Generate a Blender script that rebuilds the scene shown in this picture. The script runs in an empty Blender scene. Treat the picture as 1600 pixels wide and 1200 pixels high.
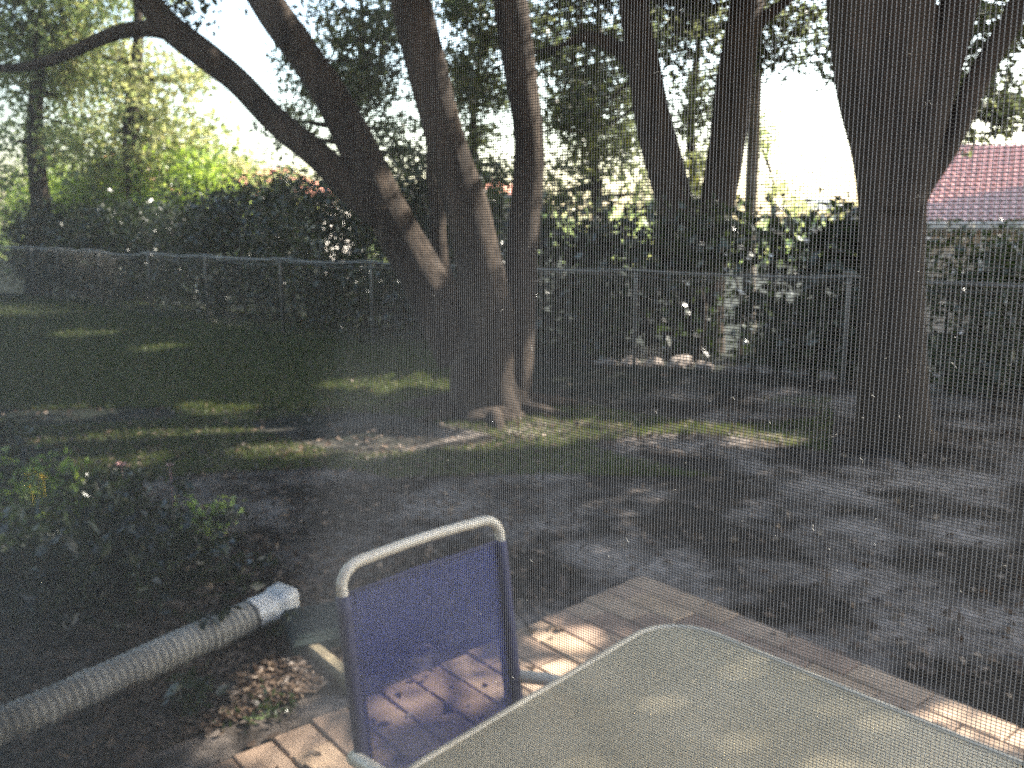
import bpy, math, random
import numpy as np
from mathutils import Vector, Matrix
random.seed(7); RNG = np.random.default_rng(11)
C = bpy.context.scene.collection
R = math.radians

# ------------------------------------------------------------------ camera numbers
EYE = 1.75; F = 1400.0; TH = R(10.1)
CT, ST = math.cos(TH), math.sin(TH)
def ray(px, py):
    tx, ty = (px-800)/F, (py-600)/F
    return tx, CT-ty*ST, -(ST+ty*CT)
def at(px, py, Y):
    x, y, z = ray(px, py); k = Y/y
    return Vector((x*k, Y, EYE+z*k))
def gp(px, py, z=0.0):
    x, y, d = ray(px, py); k = (z-EYE)/d
    return Vector((x*k, y*k, z))
AZ, EL = R(66), R(41)
SUN = Vector((math.sin(AZ)*math.cos(EL), math.cos(AZ)*math.cos(EL), math.sin(EL)))

# ------------------------------------------------------------------ tagging
def tag(o, label=None, cat=None, group=None, kind=None):
    if label: o['label'] = label
    if cat: o['category'] = cat
    if group: o['group'] = group
    if kind: o['kind'] = kind
    return o
def empty(name, loc, label, cat, group=None):
    o = bpy.data.objects.new(name, None); C.objects.link(o); o.location = loc
    o.empty_display_size = .2
    bpy.context.view_layer.update()
    return tag(o, label, cat, group)
def link(name, me, mat, parent=None):
    o = bpy.data.objects.new(name, me); C.objects.link(o)
    if mat is not None: me.materials.append(mat)
    if parent is not None:
        o.parent = parent
        top = parent
        inv = Matrix.Translation(-Vector(wloc(parent)))
        o.matrix_local = inv
    return o
def wloc(o):
    v = Vector(o.location)
    while o.parent is not None:
        o = o.parent; v = v + Vector(o.location)
    return v

# ------------------------------------------------------------------ mesh building
class MB:
    def __init__(s): s.v = []; s.f = []; s.uv = None; s.col = []
    def add(s, verts, faces, col=None):
        b = len(s.v); s.v += [tuple(p) for p in verts]; s.f += [tuple(i+b for i in f) for f in faces]
        s.col += [col]*len(faces)
    def box(s, c, size, rot=None, bevel=0.0, col=None):
        sx, sy, sz = size[0]/2, size[1]/2, size[2]/2
        M = rot if rot is not None else Matrix.Identity(3)
        c = Vector(c)
        if bevel <= 0:
            P = [Vector((x*sx, y*sy, z*sz)) for x in (-1, 1) for y in (-1, 1) for z in (-1, 1)]
            s.add([M@p+c for p in P], [(0, 1, 3, 2), (4, 6, 7, 5), (0, 4, 5, 1), (2, 3, 7, 6), (0, 2, 6, 4), (1, 5, 7, 3)], col)
        else:
            b = bevel; V = []; 
            def ring(x, y, z): return [(-x, -y, z), (x, -y, z), (x, y, z), (-x, y, z)]
            for (x, y, z) in ((sx-b, sy-b, -sz), (sx, sy, -sz+b), (sx, sy, sz-b), (sx-b, sy-b, sz)): V += ring(x, y, z)
            Fc = [(3, 2, 1, 0), (12, 13, 14, 15)]
            for k in range(3):
                for i in range(4):
                    j = (i+1) % 4; Fc.append((4*k+i, 4*k+j, 4*k+4+j, 4*k+4+i))
            s.add([M@Vector(p)+c for p in V], Fc, col)
    def tube(s, pts, rad, n=10, caps=True, wob=0.0, seed=0, flute=0.0, col=None):
        pts = [Vector(p) for p in pts]
        if not hasattr(rad, '__len__'): rad = [rad]*len(pts)
        rr = random.Random(seed)
        ph = [rr.uniform(0, 6.28) for _ in range(6)]
        t0 = (pts[1]-pts[0]).normalized()
        up = Vector((0, 0, 1)) if abs(t0.z) < .9 else Vector((1, 0, 0))
        u = t0.cross(up).normalized(); V = []; L = 0
        for i, p in enumerate(pts):
            if i == 0: t = t0
            elif i == len(pts)-1: t = (pts[i]-pts[i-1]).normalized()
            else: t = (pts[i+1]-pts[i-1]).normalized()
            u = (u-t*u.dot(t)).normalized(); w = t.cross(u)
            if i: L += (pts[i]-pts[i-1]).length
            for k in range(n):
                a = 2*math.pi*k/n; r = rad[i]
                if wob: r *= 1+wob*(math.sin(3*a+ph[0]+L*2.1)*.5+math.sin(5*a+ph[1]-L*3.3)*.35+math.sin(2*a+ph[2]+L*5.7)*.4)
                if flute: r *= 1+flute*math.sin(7*a+ph[3]+L*.6)
                V.append(p+(u*math.cos(a)+w*math.sin(a))*r)
        Fc = []
        for i in range(len(pts)-1):
            for k in range(n):
                j = (k+1) % n; Fc.append((i*n+k, i*n+j, (i+1)*n+j, (i+1)*n+k))
        if caps: Fc.append(tuple(range(n-1, -1, -1))); Fc.append(tuple((len(pts)-1)*n+k for k in range(n)))
        s.add(V, Fc, col)
    def build(s, name, mat, parent=None, smooth=True):
        me = bpy.data.meshes.new(name); me.from_pydata(s.v, [], s.f); me.update()
        if any(c is not None for c in s.col):
            a = me.attributes.new('tint', 'FLOAT', 'FACE')
            a.data.foreach_set('value', [0.5 if c is None else c for c in s.col])
        if smooth: me.polygons.foreach_set('use_smooth', [True]*len(me.polygons))
        return link(name, me, mat, parent)
def np_mesh(name, V, Q, mat, parent=None, tint=None, smooth=False):
    """V (n,3), Q (m,4) quads, by numpy"""
    me = bpy.data.meshes.new(name)
    me.vertices.add(len(V)); me.vertices.foreach_set('co', np.asarray(V, np.float32).ravel())
    m = len(Q); w = Q.shape[1]
    me.loops.add(m*w); me.loops.foreach_set('vertex_index', np.asarray(Q, np.int32).ravel())
    me.polygons.add(m)
    me.polygons.foreach_set('loop_start', np.arange(0, m*w, w, dtype=np.int32))
    if smooth: me.polygons.foreach_set('use_smooth', np.ones(m, bool))
    if tint is not None:
        a = me.attributes.new('tint', 'FLOAT', 'FACE'); a.data.foreach_set('value', np.asarray(tint, np.float32))
    me.update(calc_edges=True)
    return link(name, me, mat, parent)
def spline(pts, n=6):
    """Catmull-Rom through tuples of any length"""
    P = [np.array(p, float) for p in pts]; P = [2*P[0]-P[1]]+P+[2*P[-1]-P[-2]]; out = []
    for i in range(1, len(P)-2):
        for k in range(n):
            t = k/n
            out.append(.5*((2*P[i])+(-P[i-1]+P[i+1])*t+(2*P[i-1]-5*P[i]+4*P[i+1]-P[i+2])*t*t+(-P[i-1]+3*P[i]-3*P[i+1]+P[i+2])*t**3))
    out.append(P[-2]); return out

# ------------------------------------------------------------------ materials
def mat(name):
    m = bpy.data.materials.new(name); m.use_nodes = True
    nt = m.node_tree; nt.nodes.clear()
    out = nt.nodes.new('ShaderNodeOutputMaterial')
    return m, nt, out
def N(nt, typ, **kw):
    n = nt.nodes.new('ShaderNode'+typ)
    for k, v in kw.items():
        if k in n.inputs: n.inputs[k].default_value = v
        else: setattr(n, k, v)
    return n
def ramp(nt, src, stops):
    r = nt.nodes.new('ShaderNodeValToRGB'); e = r.color_ramp.elements
    while len(e) > 1: e.remove(e[-1])
    e[0].position = stops[0][0]; e[0].color = (*stops[0][1], 1)
    for p, c in stops[1:]:
        x = e.new(p); x.color = (*c, 1)
    nt.links.new(src, r.inputs[0]); return r.outputs[0]
def simple(name, c1, c2, scale=8, rough=.7, bump=.0, spec=.5, metal=0, detail=6, bscale=None, tint=None, stretch=None):
    m, nt, out = mat(name); L = nt.links.new
    b = N(nt, 'BsdfPrincipled'); b.inputs['Roughness'].default_value = rough
    b.inputs['Specular IOR Level'].default_value = spec; b.inputs['Metallic'].default_value = metal
    tc = N(nt, 'TexCoord'); src = tc.outputs['Object']
    if stretch:
        mp = N(nt, 'Mapping'); mp.inputs['Scale'].default_value = stretch; L(src, mp.inputs[0]); src = mp.outputs[0]
    n = N(nt, 'TexNoise', Scale=scale, Detail=detail, Roughness=.6); L(src, n.inputs['Vector'])
    col = ramp(nt, n.outputs[0], [(.32, c1), (.68, c2)])
    if tint:
        at_ = N(nt, 'Attribute'); at_.attribute_name = 'tint'
        mx = N(nt, 'Mix', data_type='RGBA', blend_type='MULTIPLY'); mx.inputs[0].default_value = 1
        tc2 = ramp(nt, at_.outputs['Fac'], tint); L(col, mx.inputs[6]); L(tc2, mx.inputs[7]); col = mx.outputs[2]
    L(col, b.inputs['Base Color'])
    if bump:
        n2 = N(nt, 'TexNoise', Scale=bscale or scale*3, Detail=8, Roughness=.65); L(src, n2.inputs['Vector'])
        bp = N(nt, 'Bump'); bp.inputs['Strength'].default_value = 1; bp.inputs['Distance'].default_value = bump
        L(n2.outputs[0], bp.inputs['Height']); L(bp.outputs[0], b.inputs['Normal'])
    L(b.outputs[0], out.inputs[0]); return m
def leafmat(name, cols, trans=.45, rough=.45, spec=.4):
    m, nt, out = mat(name); L = nt.links.new
    a = N(nt, 'Attribute'); a.attribute_name = 'tint'
    col = ramp(nt, a.outputs['Fac'], [(i/(len(cols)-1), c) for i, c in enumerate(cols)])
    b = N(nt, 'BsdfPrincipled'); b.inputs['Roughness'].default_value = rough; b.inputs['Specular IOR Level'].default_value = spec
    L(col, b.inputs['Base Color'])
    t = N(nt, 'BsdfTranslucent')
    hs = N(nt, 'HueSaturation'); hs.inputs['Hue'].default_value = .485; hs.inputs['Saturation'].default_value = 1.1; hs.inputs['Value'].default_value = 1.7
    L(col, hs.inputs['Color']); L(hs.outputs[0], t.inputs[0])
    mx = N(nt, 'MixShader'); mx.inputs[0].default_value = trans
    L(b.outputs[0], mx.inputs[1]); L(t.outputs[0], mx.inputs[2]); L(mx.outputs[0], out.inputs[0]); return m

M_bark = simple('bark', (0.0131, 0.0094, 0.0070), (0.0502, 0.0354, 0.0241), 7, .9, .07, .2, stretch=(1, 1, .22), bscale=13)
M_bark_pale = simple('pale_bark', (0.096, 0.078, 0.06), (0.216, 0.186, 0.15), 9, .85, .02, .2, stretch=(1, 1, .4))
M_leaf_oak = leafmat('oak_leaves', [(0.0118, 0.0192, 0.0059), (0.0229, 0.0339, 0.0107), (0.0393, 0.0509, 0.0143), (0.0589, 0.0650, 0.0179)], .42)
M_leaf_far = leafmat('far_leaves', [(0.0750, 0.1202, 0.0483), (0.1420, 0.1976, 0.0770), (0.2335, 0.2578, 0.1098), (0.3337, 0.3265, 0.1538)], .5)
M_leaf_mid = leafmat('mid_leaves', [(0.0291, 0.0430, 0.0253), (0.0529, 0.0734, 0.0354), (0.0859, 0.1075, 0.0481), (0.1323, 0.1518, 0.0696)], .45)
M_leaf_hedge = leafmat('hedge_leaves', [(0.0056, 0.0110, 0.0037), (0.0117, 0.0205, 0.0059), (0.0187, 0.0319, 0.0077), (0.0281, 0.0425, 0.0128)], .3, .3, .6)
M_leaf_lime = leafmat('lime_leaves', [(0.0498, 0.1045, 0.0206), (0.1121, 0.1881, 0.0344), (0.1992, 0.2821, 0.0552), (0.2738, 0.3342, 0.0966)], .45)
M_leaf_tan = leafmat('tan_leaves', [(0.1440, 0.0840, 0.0480), (0.2640, 0.1560, 0.0960), (0.3360, 0.2280, 0.1200), (0.2400, 0.2400, 0.0840)], .4)
M_litter = leafmat('dead_leaves', [(0.0204, 0.0135, 0.0101), (0.0474, 0.0305, 0.0204), (0.0881, 0.0576, 0.0374), (0.1758, 0.1286, 0.0881)], .12, .55, .35)
M_grass = leafmat('grass_blades', [(0.0225, 0.0392, 0.0091), (0.0375, 0.0587, 0.0130), (0.0600, 0.0783, 0.0196), (0.1276, 0.0979, 0.0392)], .35, .5, .3)
M_steel = simple('galvanized', (0.1267, 0.1227, 0.1150), (0.1901, 0.1806, 0.1667), 20, .5, 0, .4, .5)
M_white = simple('painted_frame', (0.5273, 0.4698, 0.3645), (0.6124, 0.5508, 0.4374), 12, .38, 0, .5)
M_rim = simple('table_rim_paint', (0.3829, 0.3342, 0.2434), (0.4733, 0.4118, 0.2962), 12, .35, 0, .5)

# ------------------------------------------------------------------ gaps in the canopy where the sun comes through
HOLES = []
def hole(px, py, a, b, z=0.0, Y=None):
    """a sunlit patch of the place: centre and reach (world metres) after sliding it along the sun to z = 0"""
    if Y is None:
        c = gp(px, py, z); e1 = gp(px+a, py, z)-c; e2 = (gp(px, py-b, z)-gp(px, py+b, z))/2
    else:
        c = at(px, py, Y); e1 = Vector((a*Y/F, 0, 0)); e2 = Vector((0, b*Y/F/math.tan(EL), 0))
    s = c-SUN*(c.z/SUN.z)
    A_, B_ = max(abs(e1.x), .06), max(abs(e2.y), .06)
    if Y is None and z == 0 and A_ > .12:
        hr_ = random.Random(int(px*7+py))
        n_ = 6 if A_ < .6 else 12
        for k in range(n_):
            u = (k+.5)/n_*2-1+hr_.uniform(-.12, .12); q = hr_.uniform(.35, .95)
            HOLES.append((s.x+u*A_*.85, s.y+hr_.uniform(-.6, .6)*B_, A_/n_*hr_.uniform(1.5, 3.4), B_*q*1.25*(1-.5*abs(u))))
    else: HOLES.append((s.x, s.y, A_, B_))
for h in [(960, 684, 260, 24), (1130, 692, 90, 12), (510, 697, 190, 16), (110, 722, 150, 15), (285, 824, 85, 11), (600, 603, 120, 10),
          (130, 520, 45, 5), (245, 545, 35, 4), (1040, 575, 110, 12), (950, 517, 85, 7), (1190, 522, 90, 8),
          (450, 1090, 80, 50), (440, 1160, 120, 50), (870, 1062, 45, 26), (1540, 1142, 90, 24), (1425, 842, 60, 6),
          (700, 1070, 85, 50), (250, 683, 120, 8), (60, 650, 100, 9), (330, 640, 60, 6), (760, 660, 90, 8), (900, 990, 60, 18)]:
    hole(*h)
hole(60, 790, 90, 60, .4); hole(650, 850, 80, 25, .85)
for (px, py, a, b, Y) in [(655, 60, 24, 60, 8.2), (668, 130, 24, 60, 8.2), (690, 400, 16, 70, 8.2), (832, 90, 18, 60, 8.4), (835, 160, 18, 50, 8.4),
                          (455, 20, 25, 40, 8.6), (640, 400, 22, 50, 8.4), (600, 320, 22, 40, 8.4), (812, 560, 16, 14, 8.3), (1185, 340, 14, 90, 14),
                          (1165, 460, 14, 60, 13)]:
    hole(px, py, max(a, 40), b, 0, Y)
for (x_, y_, z_) in ((.3, .2, 1.2), (.3, .2, 1.8), (.12, .38, 1.5), (.25, .25, 1.5)):      # the screen itself catches the sun
    HOLES.append((x_-z_*SUN.x/SUN.z, y_-z_*SUN.y/SUN.z, .36, .36))
HA = np.array(HOLES)
def keep_mask(P, strength=.96):
    px = P[:, 0]-P[:, 2]*SUN.x/SUN.z; py = P[:, 1]-P[:, 2]*SUN.y/SUN.z
    inside = np.zeros(len(P), bool)
    for (x, y, a, b) in HA:
        inside |= ((px-x)/(a+.06))**2+((py-y)/(b+.06))**2 < 1
    return ~(inside & (RNG.random(len(P)) < strength))

# ------------------------------------------------------------------ leaves
def leaf_mesh(name, P, size, mat_, parent, tint, flat=0.0, aspect=.5, holes=True, fold=.25):
    """every leaf a folded lozenge of two triangles pairs; P (n,3) centres, size (n,) lengths"""
    if holes:
        k = keep_mask(P); P = P[k]; size = size[k]; tint = tint[k]
    n = len(P)
    d = RNG.normal(size=(n, 3)); d[:, 2] *= (1-flat); d /= np.linalg.norm(d, axis=1)[:, None]
    w = RNG.normal(size=(n, 3)); w[:, 2] *= (1-flat); w -= d*(w*d).sum(1)[:, None]; w /= np.linalg.norm(w, axis=1)[:, None]
    nn = np.cross(d, w)
    L = size[:, None]*.5; W = L*aspect
    a = P-d*L; b = P+d*L; l = P+w*W+nn*W*fold-d*L*.1; r = P-w*W+nn*W*fold-d*L*.1
    V = np.stack([a, l, b, r], 1).reshape(-1, 3)
    i = np.arange(n)*4
    T = np.stack([np.stack([i, i+2, i+1], 1), np.stack([i, i+3, i+2], 1)], 1).reshape(-1, 3)
    return np_mesh(name, V, T, mat_, parent, np.repeat(tint, 2))
def clumps(centres, n_per, spread, flatten=.7):
    """leaf positions in gaussian clumps"""
    C_ = np.repeat(centres, n_per, 0)
    d = RNG.normal(size=C_.shape)*spread; d[:, 2] *= flatten
    return C_+d, np.repeat(np.arange(len(centres)), n_per)
def blob_points(blobs, dens):
    """clump centres through ellipsoids [(centre, (rx,ry,rz))]"""
    out = []
    for c, r in blobs:
        n = max(3, int(dens*4.19*r[0]*r[1]*r[2]))
        d = RNG.normal(size=(n, 3)); d /= np.linalg.norm(d, axis=1)[:, None]
        d *= (RNG.random(n)**.42)[:, None]
        out.append(np.array(c)+d*np.array(r))
    return np.concatenate(out)
def crown(parent, blobs, dens, n_per, spread, size, m, name='crown', flatten=.7, aspect=.5, holes=True, tb=.5, strengthen=True):
    cc = blob_points(blobs, dens)
    P, idx = clumps(cc, n_per, spread, flatten)
    ct = RNG.normal(tb, .17, len(cc))
    t = np.clip(ct[idx]+RNG.normal(0, .14, len(P)), 0, 1)
    s = size*RNG.uniform(.6, 1.3, len(P))
    return leaf_mesh(name, P, s, m, parent, t, aspect=aspect, holes=holes), cc

# ------------------------------------------------------------------ trees built limb by limb
def limb_pts(px_pts):
    """[(px,py,Y,width_px)] -> spline of (x,y,z,r)"""
    pts = []
    for (px, py, Y, w) in px_pts:
        p = at(px, py, Y); pts.append((p.x, p.y, p.z, w/2*Y/F))
    return spline(pts, 7)
def add_limb(mb, px_pts, seed, n=16, wob=.06):
    s = limb_pts(px_pts); mb.tube([q[:3] for q in s], [max(q[3], .008) for q in s], n, wob=wob, seed=seed)
    return s
def twigs(mb, nodes, targets, seed, r0=.035, maxd=3.5):
    rr = random.Random(seed); nodes = np.array([q[:3] for q in nodes])
    for t in targets:
        t = np.array(t); d = np.linalg.norm(nodes-t, axis=1); i = int(d.argmin())
        if d[i] > maxd: continue
        a = nodes[i]; mid = (a+t)/2+np.array([rr.uniform(-.2, .2), rr.uniform(-.2, .2), rr.uniform(-.25, .15)])*d[i]*.4
        s = spline([tuple(a)+(r0*min(1, d[i]/2+.3),), tuple(mid)+(r0*.6,), tuple(t)+(.006,)], 4)
        mb.tube([q[:3] for q in s], [q[3] for q in s], 6, caps=False)

# --- multi-trunk oak in the middle
base = gp(765, 640)
t1 = empty('oak_tree', base, 'large oak with several thick trunks rising from one base mid yard', 'tree')
mb = MB(); nodes = []
LIMBS1 = [
    # fork far left, dark limb
    [(600, 335, 8.5, 56), (552, 297, 8.5, 50), (500, 246, 8.5, 44), (432, 190, 8.5, 40), (372, 128, 8.5, 40), (328, 92, 8.4, 42), (266, 42, 8.4, 40), (222, -10, 8.3, 36), (150, -90, 8.1, 32), (60, -200, 7.9, 22), (-60, -330, 7.7, 8)],
    [(280, 50, 8.4, 36), (236, 44, 8.4, 26), (185, 50, 8.4, 22), (140, 68, 8.4, 18), (96, 88, 8.4, 17), (50, 102, 8.4, 14), (0, 106, 8.4, 12), (-80, 90, 8.3, 8)],
    # second limb
    [(722, 560, 8.45, 74), (690, 490, 8.45, 80), (650, 415, 8.5, 70), (602, 325, 8.55, 66), (556, 225, 8.6, 58), (516, 148, 8.6, 54), (470, 78, 8.65, 50), (420, 8, 8.7, 50), (360, -90, 8.8, 44), (280, -240, 9.0, 32), (200, -420, 9.2, 12)],
    # third
    [(768, 655, 8.42, 84), (768, 600, 8.32, 80), (765, 500, 8.2, 82), (748, 410, 8.1, 74), (730, 330, 8.0, 68), (704, 250, 7.95, 62), (682, 165, 7.95, 60), (664, 90, 7.95, 60), (642, 0, 7.95, 60), (615, -120, 8.15, 52), (575, -300, 8.0, 36), (560, -480, 7.8, 12)],
    # thin lit stem between
    [(735, 520, 8.4, 30), (712, 470, 8.55, 32), (692, 425, 8.65, 27), (684, 370, 8.7, 26), (683, 320, 8.7, 26), (676, 275, 8.7, 20), (672, 200, 8.8, 12)],
    # fourth, upright
    [(790, 665, 8.5, 70), (800, 610, 8.38, 62), (806, 520, 8.35, 60), (814, 420, 8.35, 52), (822, 320, 8.4, 48), (826, 220, 8.4, 47), (812, 110, 8.45, 48), (800, 20, 8.5, 52), (790, -100, 8.6, 46), (800, -300, 8.8, 34), (840, -480, 9.0, 12)],
    # fork of the fourth
    [(796, -40, 8.5, 34), (850, -140, 8.9, 28), (940, -260, 9.4, 20), (1020, -380, 9.8, 8)],
]
for i, L_ in enumerate(LIMBS1): nodes += add_limb(mb, L_, 10+i, 18, .05)
# flared base with roots
b0 = [(766, 690, 8.2, 165), (764, 650, 8.35, 140), (762, 600, 8.38, 124), (764, 555, 8.38, 112), (766, 510, 8.38, 92), (768, 470, 8.36, 50)]
s = limb_pts(b0); mb.tube([q[:3] for q in s], [q[3] for q in s], 28, wob=.12, seed=3, flute=.05)
for k, (dx, dy) in enumerate([(-.9, .1), (-.6, -.5), (.1, -.8), (.7, -.4), (.9, .2)]):
    q = [(base.x+dx*.2, base.y+dy*.2, .18, .12), (base.x+dx*.42, base.y+dy*.42, .06, .10), (base.x+dx*.8, base.y+dy*.8, .02, .07), (base.x+dx*1.2, base.y+dy*1.2, -.06, .04)]
    s = spline(q, 4); mb.tube([a[:3] for a in s], [a[3] for a in s], 10, wob=.08, seed=k)
blobs = [((-4.5, 8.5, 6.2), (2.6, 2.6, 1.2)), ((-1.5, 8.0, 6.8), (2.6, 3.0, 1.3)), ((1.5, 8.6, 6.8), (2.4, 2.8, 1.3)), ((-2.5, 10.5, 7.5), (2.5, 2.2, 1.2)), ((-6.0, 6.5, 6.2), (2.2, 2.2, 1.0)),
         ((0.2, 5.2, 6.6), (2.5, 1.8, 1.0)), ((-3.4, 5.0, 6.4), (2.4, 1.6, .9)), ((3.2, 10.5, 7.4), (2.0, 2.0, 1.1))]
vis = [(at(40, 30, 8.6), (.5, .8, .3)), (at(285, 8, 8.6), (.2, .5, .12)),
       (at(545, 30, 10.5), (.45, .7, .5)), (at(745, 60, 10.2), (.4, .6, .5)), (at(570, 120, 10.8), (.35, .6, .5))]
blobs += [((-7.5, 10.5, 7.2), (2.6, 2.6, 1.2)), ((-.5, 12.5, 8.0), (3.0, 2.4, 1.3))]
cr, cc = crown(t1, blobs, 2.1, 270, .38, .135, M_leaf_oak, tb=.4)
c2 = blob_points(vis, 7); P, idx = clumps(c2, 60, .16); 
lf = leaf_mesh('foliage', P, .085*RNG.uniform(.6, 1.3, len(P)), M_leaf_oak, t1, np.clip(RNG.normal(.55, .2, len(P)), 0, 1))
twigs(mb, nodes, [c for c, r in blobs], 5, .09, 6)
twigs(mb, nodes, cc[::6], 6, .03, 4); twigs(mb, nodes, c2[::3], 7, .02, 3)
tr = mb.build('trunk', M_bark, t1)

# --- right tree
base3 = gp(1398, 690)
t3 = empty('oak_tree', base3, 'thick dark forked tree in front of the clay tile roofed house', 'tree')
mb = MB(); nodes = []
LIMBS3 = [
    [(1400, 720, 7.1, 140), (1398, 680, 7.1, 118), (1396, 620, 7.1, 108), (1394, 540, 7.1, 98), (1394, 420, 7.1, 94), (1394, 320, 7.1, 98), (1392, 240, 7.1, 114), (1386, 160, 7.1, 136), (1380, 80, 7.1, 144), (1376, 0, 7.1, 152), (1352, -110, 7.1, 120), (1310, -260, 7.1, 90), (1270, -420, 7.0, 50), (1240, -560, 7.0, 14)],
    [(1400, 330, 7.0, 70), (1420, 240, 6.95, 78), (1452, 160, 6.95, 66), (1474, 95, 6.95, 60), (1490, 40, 6.95, 56), (1506, -20, 6.95, 54), (1530, -120, 6.9, 50), (1560, -260, 6.9, 38), (1610, -420, 6.8, 12)],
    [(1405, 345, 7.1, 56), (1436, 285, 7.05, 48), (1470, 240, 7.0, 40), (1498, 190, 7.0, 36), (1524, 130, 7.0, 36), (1552, 80, 6.95, 34), (1582, 30, 6.9, 32), (1612, -40, 6.85, 30), (1680, -160, 6.8, 22), (1760, -300, 6.7, 8)],
    [(1385, -20, 7.1, 70), (1420, -130, 7.2, 56), (1450, -270, 7.4, 40), (1470, -420, 7.6, 14)],
]
for i, L_ in enumerate(LIMBS3): nodes += add_limb(mb, L_, 30+i, 20, .035)
for k, (dx, dy) in enumerate([(-.8, -.3), (-.2, -.8), (.6, -.5), (.9, .2)]):
    q = [(base3.x+dx*.12, base3.y+dy*.12, .22, .11), (base3.x+dx*.28, base3.y+dy*.28, .05, .08), (base3.x+dx*.55, base3.y+dy*.55, -.01, .045), (base3.x+dx, base3.y+dy, -.06, .04)]
    s = spline(q, 4); mb.tube([a[:3] for a in s], [a[3] for a in s], 10, wob=.08, seed=k)
blobs = [((2.4, 7.2, 6.4), (2.4, 2.8, 1.2)), ((5.0, 7.2, 6.6), (2.6, 2.8, 1.3)), ((3.6, 4.4, 6.2), (2.6, 1.8, 1.0)), ((6.8, 5.6, 6.0), (2.0, 2.4, 1.1)), ((4.4, 9.8, 7.2), (2.4, 2.0, 1.2)), ((4.2, 3.5, 6.8), (2.0, 1.4, 1.0)), ((2.0, 3.4, 6.4), (1.8, 1.4, .9))]
cr, cc = crown(t3, blobs, 2.3, 270, .38, .135, M_leaf_oak, tb=.4)
vis = [(at(1560, 60, 7.9), (.32, .4, .30)), (at(1545, 150, 8.1), (.27, .4, .26)), (at(1580, 190, 8.2), (.24, .4, .18)), (at(1480, 20, 7.6), (.1, .3, .1)), (at(1480, 130, 8.4), (.12, .3, .14)),
       (at(1308, 120, 8.0), (.12, .3, .17)), (at(1295, 60, 8.0), (.10, .3, .18)), (at(1510, 215, 8.4), (.2, .3, .07)), (at(1460, 65, 8), (.10, .3, .1))]
c2 = blob_points(vis, 190); P, idx = clumps(c2, 42, .085)
leaf_mesh('foliage', P, .08*RNG.uniform(.6, 1.3, len(P)), M_leaf_mid, t3, np.clip(RNG.normal(.65, .2, len(P)), 0, 1), holes=False)
twigs(mb, nodes, [c for c, r in blobs], 5, .08, 6); twigs(mb, nodes, cc[::6], 6, .03, 4); twigs(mb, nodes, c2[::9], 8, .012, 2.5)
mb.build('trunk', M_bark, t3)

# --- pair of trunks behind the fence
b2 = at(1085, 480, 12.6); b2.z = 0
t2 = empty('oak_tree', b2, 'dark twin trunk tree behind the chain link fence, leaning apart in a V', 'tree')
mb = MB(); nodes = []
LIMBS2 = [
    [(1082, 620, 12.6, 110), (1075, 520, 12.6, 84), (1066, 420, 12.6, 66), (1056, 330, 12.6, 60), (1040, 262, 12.6, 58), (1022, 190, 12.6, 56), (1006, 110, 12.6, 50), (994, 40, 12.6, 46), (985, -30, 12.6, 44), (960, -160, 12.6, 34), (930, -320, 12.6, 12)],
    [(1095, 600, 12.5, 80), (1100, 480, 12.5, 64), (1110, 390, 12.5, 56), (1122, 310, 12.5, 54), (1136, 220, 12.5, 56), (1148, 130, 12.5, 56), (1160, 50, 12.5, 52), (1172, -30, 12.5, 46), (1200, -160, 12.5, 34), (1230, -320, 12.4, 12)],
    [(1012, 150, 12.6, 26), (985, 95, 12.6, 28), (950, 68, 12.6, 22), (915, 58, 12.6, 18), (880, 70, 12.6, 8)],
    [(1158, 70, 12.5, 26), (1192, 30, 12.5, 20), (1230, 0, 12.4, 15), (1280, -60, 12.3, 8)],
]
for i, L_ in enumerate(LIMBS2): nodes += add_limb(mb, L_, 50+i, 14, .05)
vis = [(at(910, 60, 13.5), (.75, .8, .5)), (at(1080, 60, 13.5), (.6, .8, .6)), (at(1090, 200, 14), (.35, .7, .6)), (at(1225, 30, 13), (.55, .7, .38)), (at(1215, 85, 13), (.25, .5, .2)),
       (at(905, 160, 14), (.55, .7, .5)), (at(1095, 300, 14.5), (.3, .6, .4)), (at(940, 240, 14.5), (.35, .6, .4)), (at(740, 120, 14), (.4, .7, .6)), (at(1000, -60, 13), (2.0, 1.6, .6)), (at(1240, -80, 13), (1.4, 1.6, .6)), (at(1040, -260, 12.6), (3.4, 3, 1.2)), ((3.6, 14.5, 8.2), (3.4, 2.8, 1.2)), ((-1.5, 16.5, 8.6), (3.4, 3, 1.2)), ((8.0, 14.5, 8.2), (3.2, 3, 1.2)), ((-5.5, 18.5, 8.8), (3.2, 3, 1.2)), ((1.2, 19.0, 8.9), (3.4, 2.4, 1.2)), ((-9.5, 19.5, 9.0), (3, 2.6, 1.2)), ((2.6, 16.8, 8.4), (2.4, 2.2, 1.2))]
vis, far_ = vis[:-8], vis[-8:]
crown(t2, far_, 1.9, 240, .42, .15, M_leaf_oak, tb=.45)  # unseen high canopy added above the view to shade the lawn
cr, cc = crown(t2, vis, 6.0, 110, .22, .12, M_leaf_oak, tb=.6)
twigs(mb, nodes, cc[::5], 8, .03, 4)
mb.build('trunk', M_bark, t2)

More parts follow.
